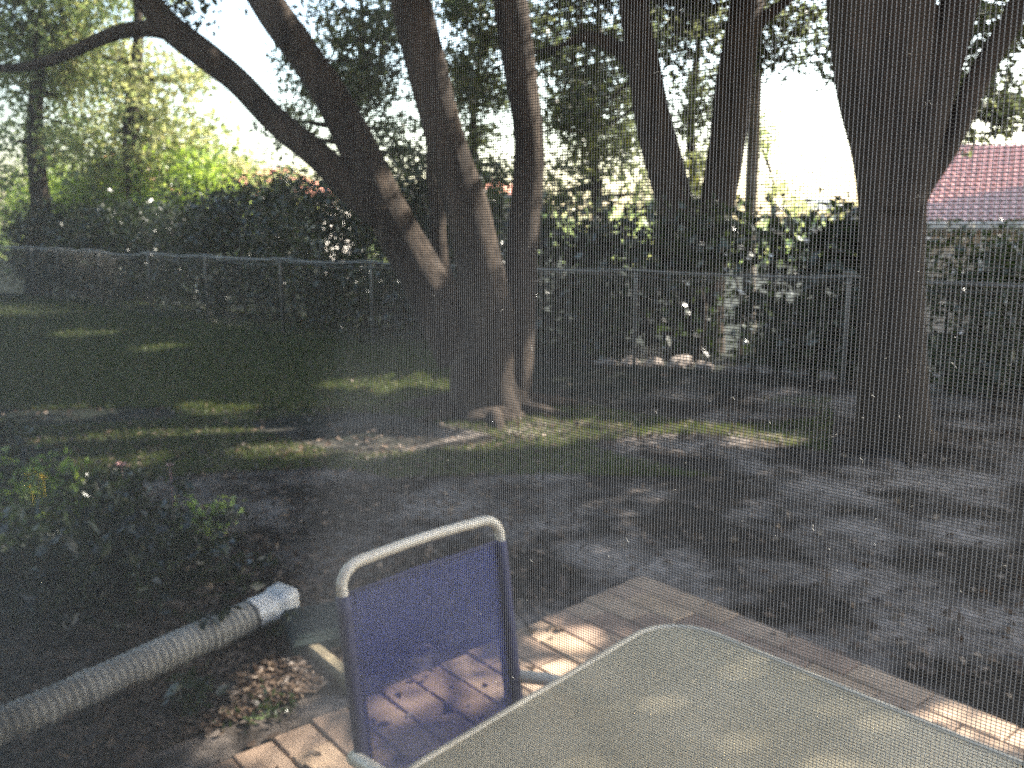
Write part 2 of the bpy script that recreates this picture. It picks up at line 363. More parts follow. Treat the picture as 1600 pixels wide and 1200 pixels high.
# --- slender pale trunk
bp_ = at(1176, 400, 14.0); bp_.z = 0
tp = empty('slender_tree', bp_, 'slender pale straight trunk lit by the sun, just right of the twin trunk tree', 'tree')
mb = MB()
add_limb(mb, [(1170, 560, 14, 24), (1170, 450, 14, 21), (1172, 350, 14, 20), (1176, 250, 14, 20), (1180, 150, 14, 19), (1183, 60, 14, 18), (1187, -60, 14, 16), (1192, -240, 14, 8)], 71, 12, .03)
mb.build('trunk', M_bark_pale, tp)
crown(tp, [(at(1190, -240, 14), (1.5, 1.5, .8))], 2.2, 80, .3, .12, M_leaf_far, tb=.4)

# --- background trees, each its own trunk and crown
def bg_tree(label, px, Y, blobs, dens, n_per, spread, size, m, tb=.5, group='trees beyond the hedge', trunk_top=None, tw=30, fat=1.0):
    b = at(px, 400, Y); b.z = -.5
    t = empty('background_tree', b, label, 'tree', group)
    mbt = MB(); top = trunk_top or 60
    nn = add_limb(mbt, [(px, 470, Y, tw*1.4), (px+4, max(330, top+20), Y, tw), (px-6, max(200, top+10), Y, tw*.8), (px+6, top, Y, tw*.5), (px, top-(120 if top < 100 else 30), Y, tw*.2)], int(px), 10, .06)
    bl = [(at(x, y, Y+dy), (rx*fat, ry*fat, rz*fat)) for (x, y, dy, rx, ry, rz) in blobs]
    c_, cc_ = crown(t, bl, dens, n_per, spread, size, m, tb=tb)
    twigs(mbt, nn, [b_[0] for b_ in bl], 3, .12*min(1, tw/24), 8); twigs(mbt, nn, cc_[::8], 4, .04, 5)
    mbt.build('trunk', M_bark, t)
    return t
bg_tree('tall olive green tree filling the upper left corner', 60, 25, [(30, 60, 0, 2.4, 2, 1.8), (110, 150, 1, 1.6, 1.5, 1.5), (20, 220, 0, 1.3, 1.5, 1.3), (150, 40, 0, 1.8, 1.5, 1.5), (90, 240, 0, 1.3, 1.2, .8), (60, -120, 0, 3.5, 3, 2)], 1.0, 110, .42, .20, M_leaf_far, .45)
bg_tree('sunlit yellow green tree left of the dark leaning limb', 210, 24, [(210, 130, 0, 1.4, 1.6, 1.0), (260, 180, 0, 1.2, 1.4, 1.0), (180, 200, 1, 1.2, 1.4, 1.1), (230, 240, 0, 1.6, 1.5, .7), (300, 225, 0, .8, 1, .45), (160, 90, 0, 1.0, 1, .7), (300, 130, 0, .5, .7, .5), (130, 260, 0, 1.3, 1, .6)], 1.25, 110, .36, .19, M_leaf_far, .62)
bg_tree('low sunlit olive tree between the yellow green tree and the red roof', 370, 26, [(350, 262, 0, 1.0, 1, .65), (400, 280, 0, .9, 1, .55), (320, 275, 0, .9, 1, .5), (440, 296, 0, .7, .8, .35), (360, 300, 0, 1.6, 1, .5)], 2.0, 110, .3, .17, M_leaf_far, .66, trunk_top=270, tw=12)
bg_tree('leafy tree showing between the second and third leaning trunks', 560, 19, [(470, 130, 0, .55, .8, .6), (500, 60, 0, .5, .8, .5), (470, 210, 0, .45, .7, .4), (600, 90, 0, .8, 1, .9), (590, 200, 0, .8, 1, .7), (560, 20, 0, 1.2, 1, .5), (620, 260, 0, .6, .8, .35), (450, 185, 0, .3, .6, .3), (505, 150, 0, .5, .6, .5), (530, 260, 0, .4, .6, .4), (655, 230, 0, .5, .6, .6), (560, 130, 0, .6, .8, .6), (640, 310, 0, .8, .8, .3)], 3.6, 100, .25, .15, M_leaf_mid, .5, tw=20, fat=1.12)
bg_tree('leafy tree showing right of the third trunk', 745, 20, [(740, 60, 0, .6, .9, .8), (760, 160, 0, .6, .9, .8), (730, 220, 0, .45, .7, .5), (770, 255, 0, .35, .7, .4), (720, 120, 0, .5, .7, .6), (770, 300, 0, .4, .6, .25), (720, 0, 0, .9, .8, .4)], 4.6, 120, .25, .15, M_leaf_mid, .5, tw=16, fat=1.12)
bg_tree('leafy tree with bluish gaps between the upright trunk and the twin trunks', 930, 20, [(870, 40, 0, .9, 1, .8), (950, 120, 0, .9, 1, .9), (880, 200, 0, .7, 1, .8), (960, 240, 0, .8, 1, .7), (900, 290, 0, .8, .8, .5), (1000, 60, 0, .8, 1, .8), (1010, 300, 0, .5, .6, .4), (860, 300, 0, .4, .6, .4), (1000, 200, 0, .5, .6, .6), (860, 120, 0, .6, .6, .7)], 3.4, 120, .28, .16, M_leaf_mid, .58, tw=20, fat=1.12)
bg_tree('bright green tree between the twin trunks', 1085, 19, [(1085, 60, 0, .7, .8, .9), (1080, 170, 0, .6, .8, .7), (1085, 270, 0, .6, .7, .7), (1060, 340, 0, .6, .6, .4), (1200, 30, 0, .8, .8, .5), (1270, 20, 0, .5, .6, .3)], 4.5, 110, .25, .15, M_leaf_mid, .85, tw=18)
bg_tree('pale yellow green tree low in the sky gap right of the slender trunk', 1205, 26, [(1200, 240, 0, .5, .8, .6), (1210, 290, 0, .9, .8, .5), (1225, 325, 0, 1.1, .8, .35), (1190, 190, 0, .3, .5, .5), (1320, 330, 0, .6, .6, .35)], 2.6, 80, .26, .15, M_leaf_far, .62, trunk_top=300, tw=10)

# --- unseen tree added outside the frame on the right to shade the yard
ts = empty('oak_tree', (9.5, 7.5, 0), 'unseen broad oak added just outside the right edge of the picture to shade the patio', 'tree')
mb = MB(); nn = spline([(9.5, 7.5, -.1, .42), (9.4, 7.4, 1.2, .32), (9.6, 7.6, 3, .28), (9.2, 7.3, 5, .2), (9.4, 7.2, 7.5, .06)], 6)
mb.tube([q[:3] for q in nn], [q[3] for q in nn], 16, wob=.06)
blobs = [((8.6, 7.0, 6.4), (2.8, 2.6, 1.2)), ((9.8, 9.8, 6.6), (2.6, 2.2, 1.2)), ((11.2, 7.0, 6.2), (2.4, 2.8, 1.2)), ((8.8, 4.2, 5.8), (2.2, 1.8, 1.0)), ((6.8, 10.6, 6.8), (2.0, 2.0, 1.2)), ((11.5, 12.5, 7), (3, 2.4, 1.2)), ((12.5, 10.0, 7), (3, 2.4, 1.2))]
cr, cc = crown(ts, blobs, 2.0, 250, .4, .14, M_leaf_oak, tb=.4)
twigs(mb, nn, [c for c, r in blobs], 3, .1, 7); twigs(mb, nn, cc[::8], 4, .03, 5)
mb.build('trunk', M_bark, ts)

# ------------------------------------------------------------------ fence line
FP = [Vector((-22.0, 31.4, 0)), gp(55, 464), gp(443, 525), gp(1315, 613), Vector((5.4, 7.95, 0)), Vector((8.2, 5.9, 0))]
def on_fence(px):
    """where the vertical plane through picture column px meets the fence line"""
    t = (px-800)/F
    for a, b in zip(FP[:-1], FP[1:]):
        # x = t*k*y ; use ratio with the horizon ray
        kk = t/(CT)  # first guess, the rays of a column at ground height differ little
        da = a.x-kk*a.y; db = b.x-kk*b.y
        if da*db <= 0:
            s_ = da/(da-db); return a+(b-a)*s_
    return None
fen = empty('chain_link_fence', FP[2], 'grey chain link fence running behind the trees with a slightly bent top rail', 'fence')
posts = [FP[0], on_fence(6), FP[1], on_fence(107), on_fence(170), on_fence(245), on_fence(332), FP[2], on_fence(585), on_fence(765), on_fence(990), FP[3], FP[4], FP[5]]
for p in posts:
    m_ = MB(); m_.tube([(p.x, p.y, -.1), (p.x, p.y, 1.16), (p.x, p.y, 1.2)], [.022, .022, .016], 10); m_.box((p.x, p.y, 1.185), (.05, .05, .02), bevel=.006)
    m_.build('post', M_steel, fen)
rail = []
for i in range(len(posts)-1):
    for k in range(6):
        t = k/6; q = posts[i].lerp(posts[i+1], t); rail.append((q.x, q.y, 1.215+random.uniform(-.008, .008)-.03*math.sin(math.pi*t)*(1 if i not in (4,) else 2.6)))
rail.append((posts[-1].x, posts[-1].y, 1.215))
m_ = MB(); m_.tube(rail, .017, 8)
m_.tube([(x, y-.03, z-.055+.025*math.sin(i*.9)) for i, (x, y, z) in enumerate(rail)], .005, 5)
m_.build('top_rail', M_steel, fen)
# woven wire: zig-zag strands
V = []; Q = []; 
seglen = []; 
for a, b in zip(FP[:-1], FP[1:]):
    L_ = (b-a).length; n = int(L_/.055); d = (b-a)/n
    nz = 21
    zz = np.linspace(.04, 1.17, nz)
    for i in range(n):
        for sgn in (0, 1):
            k = np.arange(nz); off = ((k+sgn) % 2)
            x = a.x+d.x*(i+off); y = a.y+d.y*(i+off)+(.003 if sgn else -.003)
            P = np.stack([x, y, zz], 1); r = .0016
            b0_ = len(V)//1
            for dx, dy, dz in ((r, 0, 0), (-r*.5, r*.87, 0), (-r*.5, -r*.87, 0)):
                V.append(P+np.array([dx, dy, dz]))
cnt = len(V)//3
VV = np.concatenate(V); nz = 21; Q = []
base_i = (np.arange(cnt)*3*nz)[:, None]; k = np.arange(nz-1)[None, :]
for r_ in range(3):
    r2 = (r_+1) % 3
    a_ = base_i+r_*nz+k; b_ = base_i+r2*nz+k
    Q.append(np.stack([a_, b_, b_+1, a_+1], -1).reshape(-1, 4))
np_mesh('wire_mesh', VV, np.concatenate(Q), M_steel, fen)

# ------------------------------------------------------------------ ground
def fence_side(x, y):
    """signed distance beyond the fence line (positive = far side), rough"""
    a = FP[2]; b = FP[3]; d = (b-a).normalized(); n = Vector((-d.y, d.x)); 
    return (x-a.x)*n.x+(y-a.y)*n.y
def ground_z(x, y):
    z = .012*math.sin(x*1.3+.5)*math.cos(y*.9)+.008*math.sin(x*3.1+y*2.3)
    s = fence_side(x, y)
    if s > 2.2: z -= min(.75, (s-2.2)*.14)
    # mulch berm before the hedge
    c = gp(1060, 600); u = (x-c.x)/1.9; v = (y-c.y+.45*(x-c.x))/.75; q = u*u+v*v
    if q < 6: z += .17*math.exp(-q)
    if -1.4 < x < 4.6 and 0 < y < 5: z = min(z, 0)-.012 if True else z
    return z
mg, nt, out = mat('yard_soil_and_lawn'); L = nt.links.new
geo = N(nt, 'NewGeometry'); sep = N(nt, 'SeparateXYZ'); L(geo.outputs['Position'], sep.inputs[0])
n1 = N(nt, 'TexNoise', Scale=.55, Detail=5, Roughness=.6); L(geo.outputs['Position'], n1.inputs['Vector'])
n2 = N(nt, 'TexNoise', Scale=14, Detail=8, Roughness=.7); L(geo.outputs['Position'], n2.inputs['Vector'])
n3 = N(nt, 'TexNoise', Scale=1.25, Detail=6, Roughness=.62); L(geo.outputs['Position'], n3.inputs['Vector'])
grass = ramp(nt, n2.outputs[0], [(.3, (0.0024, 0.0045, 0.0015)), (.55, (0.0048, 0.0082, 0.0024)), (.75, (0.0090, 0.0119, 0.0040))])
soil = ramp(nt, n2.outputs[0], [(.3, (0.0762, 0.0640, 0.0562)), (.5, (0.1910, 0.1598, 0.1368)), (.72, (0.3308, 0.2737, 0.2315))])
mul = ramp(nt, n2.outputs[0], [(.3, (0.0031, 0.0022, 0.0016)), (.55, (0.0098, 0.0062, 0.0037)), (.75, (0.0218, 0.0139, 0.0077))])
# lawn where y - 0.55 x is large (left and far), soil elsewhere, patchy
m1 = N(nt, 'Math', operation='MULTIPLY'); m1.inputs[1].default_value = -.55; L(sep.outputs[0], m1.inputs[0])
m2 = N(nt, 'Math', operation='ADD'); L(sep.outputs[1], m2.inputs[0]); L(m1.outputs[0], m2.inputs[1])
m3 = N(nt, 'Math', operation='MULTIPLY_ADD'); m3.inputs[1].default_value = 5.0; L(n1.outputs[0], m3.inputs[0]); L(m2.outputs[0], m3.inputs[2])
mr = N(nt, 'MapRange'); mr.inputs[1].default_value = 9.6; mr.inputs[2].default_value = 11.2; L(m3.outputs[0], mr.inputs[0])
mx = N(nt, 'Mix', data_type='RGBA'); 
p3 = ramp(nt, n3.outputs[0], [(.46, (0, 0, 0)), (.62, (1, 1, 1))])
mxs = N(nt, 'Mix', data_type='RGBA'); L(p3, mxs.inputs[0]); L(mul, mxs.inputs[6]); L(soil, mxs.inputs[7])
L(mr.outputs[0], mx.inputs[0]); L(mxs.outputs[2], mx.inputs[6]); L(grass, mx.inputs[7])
b = N(nt, 'BsdfPrincipled'); b.inputs['Roughness'].default_value = .92; b.inputs['Specular IOR Level'].default_value = .2; L(mx.outputs[2], b.inputs['Base Color'])
bp2 = N(nt, 'Bump'); bp2.inputs['Distance'].default_value = .03; L(n2.outputs[0], bp2.inputs['Height']); L(bp2.outputs[0], b.inputs['Normal'])
L(b.outputs[0], out.inputs[0])
xs = np.concatenate([np.linspace(-400, -30, 12), np.linspace(-28, -14, 15), np.linspace(-13.8, 10, 160), np.linspace(11, 28, 18), np.linspace(32, 400, 12)])
ys = np.concatenate([np.linspace(-60, -4, 8), np.linspace(-3, 16, 140), np.linspace(16.4, 40, 40), np.linspace(44, 600, 14)])
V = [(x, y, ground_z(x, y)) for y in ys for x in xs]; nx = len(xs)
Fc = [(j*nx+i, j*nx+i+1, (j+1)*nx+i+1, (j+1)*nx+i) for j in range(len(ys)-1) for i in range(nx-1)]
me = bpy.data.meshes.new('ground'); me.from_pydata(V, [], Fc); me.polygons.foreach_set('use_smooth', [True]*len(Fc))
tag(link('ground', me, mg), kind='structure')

# ------------------------------------------------------------------ paver patio
cor = gp(1003, 897); pl = gp(330, 1195); pr = gp(1600, 1138)
dL = (pl-cor).normalized(); dR = (pr-cor).normalized()
print('patio angle', math.degrees(dL.angle(dR)), cor, pl, pr)
# orthogonal frame from the mean of both
aL = math.atan2(dL.y, dL.x); aR = math.atan2(dR.y, dR.x)
mid = (aL+aR)/2 if abs(aL-aR) < math.pi else (aL+aR)/2+math.pi
eR = dR.copy(); eL = Vector((-eR.y, eR.x, 0)); 
if eL.dot(dL) < 0: eL = -eL
M_pav = simple('concrete_pavers', (.205, .150, .112), (.345, .262, .195), 5, .85, .004, .3, bscale=60, tint=[(0, (.70, .62, .60)), (.5, (.92, .86, .80)), (1, (1.14, 1.05, .90))])
mb = MB(); pw, ph = .30, .15; rr = random.Random(3)
dLn = dL
for j in range(40):
    for i in range(-1, 24):

        off = (j % 2)*.5
        a0 = (i+off)*pw; 
        if j < 1: a0 = i*pw
        cx = a0+pw/2; cy = j*ph+ph/2
        full_ = pw
        if j % 2 and i == -1: cx = .075; full_ = .15
        elif cx < .05: continue
        p = cor+eR*cx+dLn*cy
        if p.y < -1.2 or p.x > 4.2 or p.x < -1.35: continue
        z = rr.uniform(-.003, .003)
        rot = Matrix(((eR.x, eL.x, 0), (eR.y, eL.y, 0), (0, 0, 1)))@Matrix.Rotation(rr.uniform(-.012, .012), 3, 'Z')
        rot = rot@Matrix.Rotation(rr.uniform(-.01, .01), 3, 'X')
        mb.box((p.x, p.y, z-.028), (full_-.007, ph-.007, .06), rot, .006, col=rr.random())
pat = mb.build('patio', M_pav, None, smooth=False); tag(pat, kind='structure')
# sand bed under the pavers
M_sand = simple('joint_sand', (.04, .033, .026), (.09, .075, .06), 20, .95)

# ------------------------------------------------------------------ patio table
zt = .72
ca = gp(1046, 962, zt); la = gp(640, 1203, zt); ra = gp(1600, 1196, zt)
tL = (la-ca).normalized(); tR = (ra-ca).normalized()
print('table angle', math.degrees(tL.angle(tR)), ca, la, ra)
def rounded(c, u, v, lu, lv, r, n=10):
    out_ = []
    for (cu, cv, a0) in ((lu-r, r, -90), (lu-r, lv-r, 0), (r, lv-r, 90), (r, r, 180)):
        for k in range(n+1):
            a = R(a0+90*k/n); out_.append(c+u*(cu+r*math.cos(a))+v*(cv+r*math.sin(a)))
    return out_
tab = empty('patio_table', (ca+tL*.9+tR*.6)-Vector((0, 0, zt)), 'rectangular patio table with frosted glass top and thin pale metal rim', 'table')
LT, WT, RC = 1.60, 1.05, .16
ring = rounded(ca, tR, tL, LT, WT, RC)
mb = MB(); cl = ring+[ring[0]]
mb.tube(cl, .0085, 10, caps=False)
mb.tube([p-Vector((0, 0, .018)) for p in cl], .007, 8, caps=False); mb.build('rim', M_rim, tab)
mgl, nt, out = mat('frosted_glass'); L = nt.links.new
b = N(nt, 'BsdfPrincipled'); b.inputs['Roughness'].default_value = .32; b.inputs['Base Color'].default_value = (.50, .54, .44, 1)
b.inputs['Specular IOR Level'].default_value = .6
nn_ = N(nt, 'TexNoise', Scale=4, Detail=6); tc = N(nt, 'TexCoord'); L(tc.outputs['Object'], nn_.inputs['Vector'])
vo = N(nt, 'TexVoronoi', Scale=120); L(tc.outputs['Object'], vo.inputs['Vector'])
bb = N(nt, 'Bump'); bb.inputs['Distance'].default_value = .0003; L(vo.outputs[0], bb.inputs['Height']); L(bb.outputs[0], b.inputs['Normal'])
L(ramp(nt, nn_.outputs[0], [(.35, (.42, .36, .235)), (.65, (.54, .465, .315))]), b.inputs['Base Color'])
rf = N(nt, 'BsdfRefraction'); rf.inputs['IOR'].default_value = 1.08; rf.inputs['Roughness'].default_value = .5; rf.inputs['Color'].default_value = (.75, .69, .56, 1)
mx = N(nt, 'MixShader'); mx.inputs[0].default_value = .35; L(b.outputs[0], mx.inputs[1]); L(rf.outputs[0], mx.inputs[2]); L(mx.outputs[0], out.inputs[0])
inner = rounded(ca+tR*.008+tL*.008, tR, tL, LT-.016, WT-.016, RC-.008)
n = len(inner); vz = Vector((0, 0, .003))
me = bpy.data.meshes.new('glass_top'); me.from_pydata([p+vz for p in inner]+[p-vz for p in inner], [], [tuple(range(n)), tuple(range(2*n-1, n-1, -1))]+[(i, i+n, (i+1) % n+n, (i+1) % n) for i in range(n)])
link('glass_top', me, mgl, tab)
for (a, b_) in ((.16, .14), (LT-.16, .14), (.16, WT-.14), (LT-.16, WT-.14)):
    p = ca+tR*a+tL*b_; o_ = (ca+tR*(a*.86+LT*.07*0)+tL*b_)
    out_ = ca+tR*(LT/2+(a-LT/2)*1.0)+tL*(WT/2+(b_-WT/2)*1.0)
    m_ = MB(); q = spline([(p.x, p.y, .69, .017), (p.x, p.y, .4, .017), (out_.x, out_.y, .003, .015)], 4)
    m_.tube([a_[:3] for a_ in q], [a_[3] for a_ in q], 10); m_.build('leg', M_rim, tab)
m_ = MB()
for (a1, b1, a2, b2) in ((.16, .14, LT-.16, .14), (.16, WT-.14, LT-.16, WT-.14), (.16, .14, .16, WT-.14), (LT-.16, .14, LT-.16, WT-.14)):
    p = ca+tR*a1+tL*b1; q = ca+tR*a2+tL*b2; m_.tube([(p.x, p.y, .685), (q.x, q.y, .685)], .012, 8)
m_.build('apron', M_rim, tab)

# ------------------------------------------------------------------ sling chair
zc = 1.03
cL = gp(530, 886, zc); cR = gp(778, 806, zc)
print('chair width', (cR-cL).length, cL, cR)
ax = (cR-cL); ax.z = 0; W = ax.length; ax.normalize()
fw = Vector((ax.y, -ax.x, 0))   # seat side: towards the table
if fw.dot(ca-cL) < 0: fw = -fw
ch = empty('patio_chair', ((cL+cR)/2+fw*.3)*1.0-Vector((0, 0, zc)), 'patio chair with blue mesh sling and white tubular frame pulled up to the table', 'chair')
def cp(u, f, z): 
    p = cL+ax*u+fw*f; return Vector((p.x, p.y, z))
# side profile of the sling: back leans away from the seat
lean = .09
mb = MB()
def backpt(u, s):  # s 0 at seat, 1 at top
    z = .40+s*(zc-.40); return cp(u, (1-s)*lean, z)
r_ = .0135; rc = .055
path = [cp(0, .50, .395), cp(0, .30, .385), cp(0, lean+.05, .385), backpt(0, .06), backpt(0, .5), backpt(0, .88)]
tb = [backpt(0, .88), backpt(.004, .95), backpt(.03, .99), backpt(.075, 1.0), backpt(W*.5, 1.008), backpt(W-.075, 1.0), backpt(W-.03, .99), backpt(W-.004, .95), backpt(W, .88)]
full = path[:-1]+tb+[backpt(W, .5), backpt(W, .06), cp(W, lean+.05, .385), cp(W, .30, .385), cp(W, .50, .395)]
s = spline([tuple(p) for p in full], 6)
mb.tube(s, .0125, 12); mb.build('back_frame', M_white, ch)
# sling fabric: real strands would be finer than a pixel: an open weave
msl, nt, out = mat('sling_fabric'); L = nt.links.new
b = N(nt, 'BsdfPrincipled'); b.inputs['Roughness'].default_value = .6
tc = N(nt, 'TexCoord'); nn_ = N(nt, 'TexNoise', Scale=5, Detail=5); L(tc.outputs['Object'], nn_.inputs['Vector'])
L(ramp(nt, nn_.outputs[0], [(.3, (.024, .032, .13)), (.7, (.038, .05, .20))]), b.inputs['Base Color'])
tl = N(nt, 'BsdfTranslucent'); tl.inputs[0].default_value = (.06, .08, .28, 1)
tp_ = N(nt, 'BsdfTransparent')
m1_ = N(nt, 'MixShader'); m1_.inputs[0].default_value = .35; L(b.outputs[0], m1_.inputs[1]); L(tl.outputs[0], m1_.inputs[2])
m2_ = N(nt, 'MixShader'); m2_.inputs[0].default_value = .30; L(m1_.outputs[0], m2_.inputs[1]); L(tp_.outputs[0], m2_.inputs[2]); L(m2_.outputs[0], out.inputs[0])
NB = 26; NU = 14; V = []; 
prof = [(.50, .415), (.40, .398), (.30, .39), (.22, .388), (lean+.06, .40), (lean+.01, .43)]
pr_ = [(f, z) for f, z in prof]+[((1-s_)*lean, .40+s_*(zc-.40)) for s_ in np.linspace(.12, .90, 14)]
for (f, z) in pr_:
    for i in range(NU+1):
        u = i/NU*W; sag = -.018*math.sin(math.pi*i/NU)
        if z < .45: V.append(cp(u, f, z+sag))
        else: V.append(cp(u, f+sag, z))
nr = len(pr_); Fc = [(j*(NU+1)+i, j*(NU+1)+i+1, (j+1)*(NU+1)+i+1, (j+1)*(NU+1)+i) for j in range(nr-1) for i in range(NU)]
me = bpy.data.meshes.new('sling'); me.from_pydata(V, [], Fc); me.polygons.foreach_set('use_smooth', [True]*len(Fc))
sl = link('sling', me, msl, ch)
# doubled hems that wrap the frame
mhem = simple('sling_hem', (.016, .017, .055), (.026, .028, .085), 30, .7)
mb = MB()
for u in (0, W):
    pts = [cp(u, f, z) for (f, z) in pr_]
    mb.tube(pts, .0155, 10)
mb.tube([backpt(.012+(W-.024)*i/8,   .902) for i in range(9)], .004, 6)
for u, sg in ((0, 1), (W, -1)):
    vv = []
    for (f, z) in pr_: vv += [cp(u, f+(-.004 if z > .45 else 0), z), cp(u+sg*.035, f-(.009 if z > .45 else 0), z-(.006 if z < .45 else 0))]
    mb.add(vv, [(2*i, 2*i+1, 2*i+3, 2*i+2) for i in range(len(pr_)-1)])
mb.build('hem', mhem, sl)
for u, sg in ((-.012, -1), (W+.012, 1)):
    # arm that loops forward and down into the front leg; rear leg
    m_ = MB()
    a = [cp(u, lean*.5, .61), cp(u+sg*.02, .18, .635), cp(u+sg*.028, .34, .64), cp(u+sg*.028, .45, .63), cp(u+sg*.025, .50, .59), cp(u+sg*.02, .53, .45), cp(u+sg*.015, .55, .2), cp(u+sg*.01, .56, .015)]
    s = spline([tuple(p) for p in a], 6); m_.tube(s, [.0165 if i < 20 else .0125 for i in range(len(s))], 10); m_.build('armrest', M_white, ch)
    m_ = MB(); a = [cp(u*1.0+sg*.01, .30, .385), cp(u+sg*.01, .12, .30), cp(u+sg*.015, .0, .12), cp(u+sg*.018, -.05, .015)]
    s = spline([tuple(p) for p in a], 5); m_.tube(s, .0125, 10); m_.build('leg', M_white, ch)
m_ = MB(); m_.tube([cp(0, .30, .37), cp(W/2, .30, .36), cp(W, .30, .37)], .011, 8); m_.tube([cp(0, .49, .385), cp(W, .49, .385)], .011, 8); m_.build('seat_rail', M_white, ch)

# ------------------------------------------------------------------ corrugated drain pipe
M_pipe = simple('grey_vinyl', (0.2070, 0.1847, 0.1496), (0.3726, 0.3402, 0.2821), 5, .55, .002, .45, bscale=40)
M_pipe2 = simple('white_vinyl', (0.5075, 0.4872, 0.4536), (0.6300, 0.6048, 0.5594), 9, .4, 0, .5)
pA = gp(-110, 1186, .07); pB = gp(120, 1086, .07); pC = gp(280, 1012, .075); pD = gp(398, 961, .085)
pipe = empty('drain_pipe', gp(200, 1052), 'grey corrugated drain pipe with a white square end lying across the dark ground', 'pipe')
s = spline([tuple(p) for p in (pA, pB, pC, pD)], 110); rad = []; 
Ls = 0
pts = []
for i in range(len(s)):
    if i: Ls += np.linalg.norm(s[i]-s[i-1])
    ph_ = (Ls/.030) % 1
    rad.append(.065+.0075*(0.5+.5*math.cos(2*math.pi*ph_))+(.004 if .9 < (Ls/.55) % 1 else 0))
    pts.append(tuple(s[i]))
mb = MB(); mb.tube(pts, rad, 24); mb.build('corrugated_tube', M_pipe, pipe)
dd = (pD-pC).normalized(); e = pD+dd*.02
mb = MB()
side = dd.cross(Vector((0, 0, 1))).normalized(); upv = side.cross(dd)
prev = None; rings = []
for k, (l, rw, rh, sq) in enumerate([(-.045, .071, .071, 0), (.035, .071, .071, 0), (.05, .070, .066, .3), (.08, .066, .060, .85), (.09, .072, .064, 1), (.16, .078, .070, 1), (.16, .070, .062, 1), (.07, .058, .048, 1)]):
    rg = []
    for i in range(24):
        a = 2*math.pi*i/24+.13; c_, s_ = math.cos(a), math.sin(a); m = max(abs(c_), abs(s_)); q = 1+(min(1/m, 1.28)-1)*sq
        rg.append(e+dd*l+side*(c_*q*rw)+upv*(s_*q*rh+.004))
    rings.append(rg)
V = [p for rg in rings for p in rg]; Fc = [(k*24+i, k*24+(i+1) % 24, (k+1)*24+(i+1) % 24, (k+1)*24+i) for k in range(len(rings)-1) for i in range(24)]
mb.add(V, Fc); o_ = mb.build('end_adapter', M_pipe2, pipe)
mb = MB(); mb.tube([tuple(e+dd*(-.05)), tuple(e+dd*(-.046)), tuple(e+dd*(-.036)), tuple(e+dd*(-.032))], [.07, .0745, .0745, .07], 24); mb.build('clamp_band', M_steel, pipe)

# green plastic splash block, half sunk
M_green = simple('green_plastic', (0.0032, 0.0119, 0.0097), (0.0065, 0.0183, 0.0151), 8, .85)
gc = gp(502, 985, .03); g_ = empty('splash_block', gp(502, 985), 'dark green plastic block half sunk in the leaves beyond the white pipe end', 'splash block')
rot = Matrix.Rotation(R(24), 3, 'Z')
mb = MB(); mb.box(gc+Vector((0, 0, -.01)), (.30, .34, .12), rot, .018); mb.build('body', M_green, g_, smooth=False)
mb = MB(); mb.box(gc+Vector((0, 0, .053)), (.26, .30, .012), rot, .005)
for k in range(5):
    p = gc+rot@Vector((-.09+k*.045, 0, .061)); mb.box(p, (.012, .26, .008), rot, .002)
mb.build('lid', M_green, g_, smooth=False)
# timber edging
M_timber = simple('weathered_timber', (0.0980, 0.0770, 0.0490), (0.2100, 0.1750, 0.1120), 6, .85, .006, .2, stretch=(1, 1, 1))
a_ = gp(436, 972, .02); b_ = gp(556, 1075, .02)
mb = MB(); d_ = b_-a_; an = math.atan2(d_.y, d_.x)
mb.box((a_+b_)/2, (d_.length, .055, .07), Matrix.Rotation(an, 3, 'Z'), .008)
tag(mb.build('timber_edging', M_timber, None, smooth=False), 'weathered timber edging strip running from the pipe end to the pavers', 'edging')

# ------------------------------------------------------------------ hedges and shrubs
def offset_line(px0, px1, off, n):
    out_ = []
    for i in range(n):
        p = on_fence(px0+(px1-px0)*i/max(1, n-1))
        out_.append(p)
    return out_
def hedge(name, label, cat, px0, px1, off, zt_, thick, dens, n_per, spread, size, m, tb=.5, top=None, z0=.05, lowden=1.0, group=None):
    line = offset_line(px0, px1, off, 9); nrm = Vector((.6, .8, 0))
    a = line[0]+nrm*off
    h = empty(name, (line[4].x+nrm.x*off, line[4].y+nrm.y*off, 0), label, cat, group)
    cc = []
    Lh = sum((line[i+1]-line[i]).length for i in range(8)); n = int(dens*Lh*thick*zt_)
    for _ in range(n):
        t = RNG.random()*8; i = min(7, int(t)); p = line[i].lerp(line[i+1], t-i)
        hh = zt_ if top is None else top(t/8)
        hh *= 1+.05*math.sin(t*9)+.03*math.sin(t*23)
        z = z0+(hh-z0)*RNG.random()**lowden
        w = thick*(RNG.random()-.5)*(1 if z < hh*.75 else .7)
        cc.append((p.x+nrm.x*(off+w), p.y+nrm.y*(off+w), z))
    cc = np.array(cc); P, idx = clumps(cc, n_per, spread, .9)
    P = P[P[:, 2] > -.3]; 
    tt = np.clip(RNG.normal(tb, .22, len(P)), 0, 1)
    leaf_mesh('foliage', P, size*RNG.uniform(.6, 1.35, len(P)), m, h, tt, aspect=.55)
    mb_ = MB()
    for k in range(max(3, int(Lh*1.6))):
        t = (k+.5)/max(3, int(Lh*1.6))*8; i = min(7, int(t)); p = line[i].lerp(line[i+1], t-i)+nrm*off
        hh = (zt_ if top is None else top(t/8))*.8
        q = spline([(p.x, p.y, -.1, .03), (p.x+random.uniform(-.15, .15), p.y+random.uniform(-.15, .15), hh*.5, .02), (p.x+random.uniform(-.3, .3), p.y+random.uniform(-.3, .3), hh, .006)], 4)
        mb_.tube([a_[:3] for a_ in q], [a_[3] for a_ in q], 6)
    mb_.build('stems', M_bark, h)
    return h
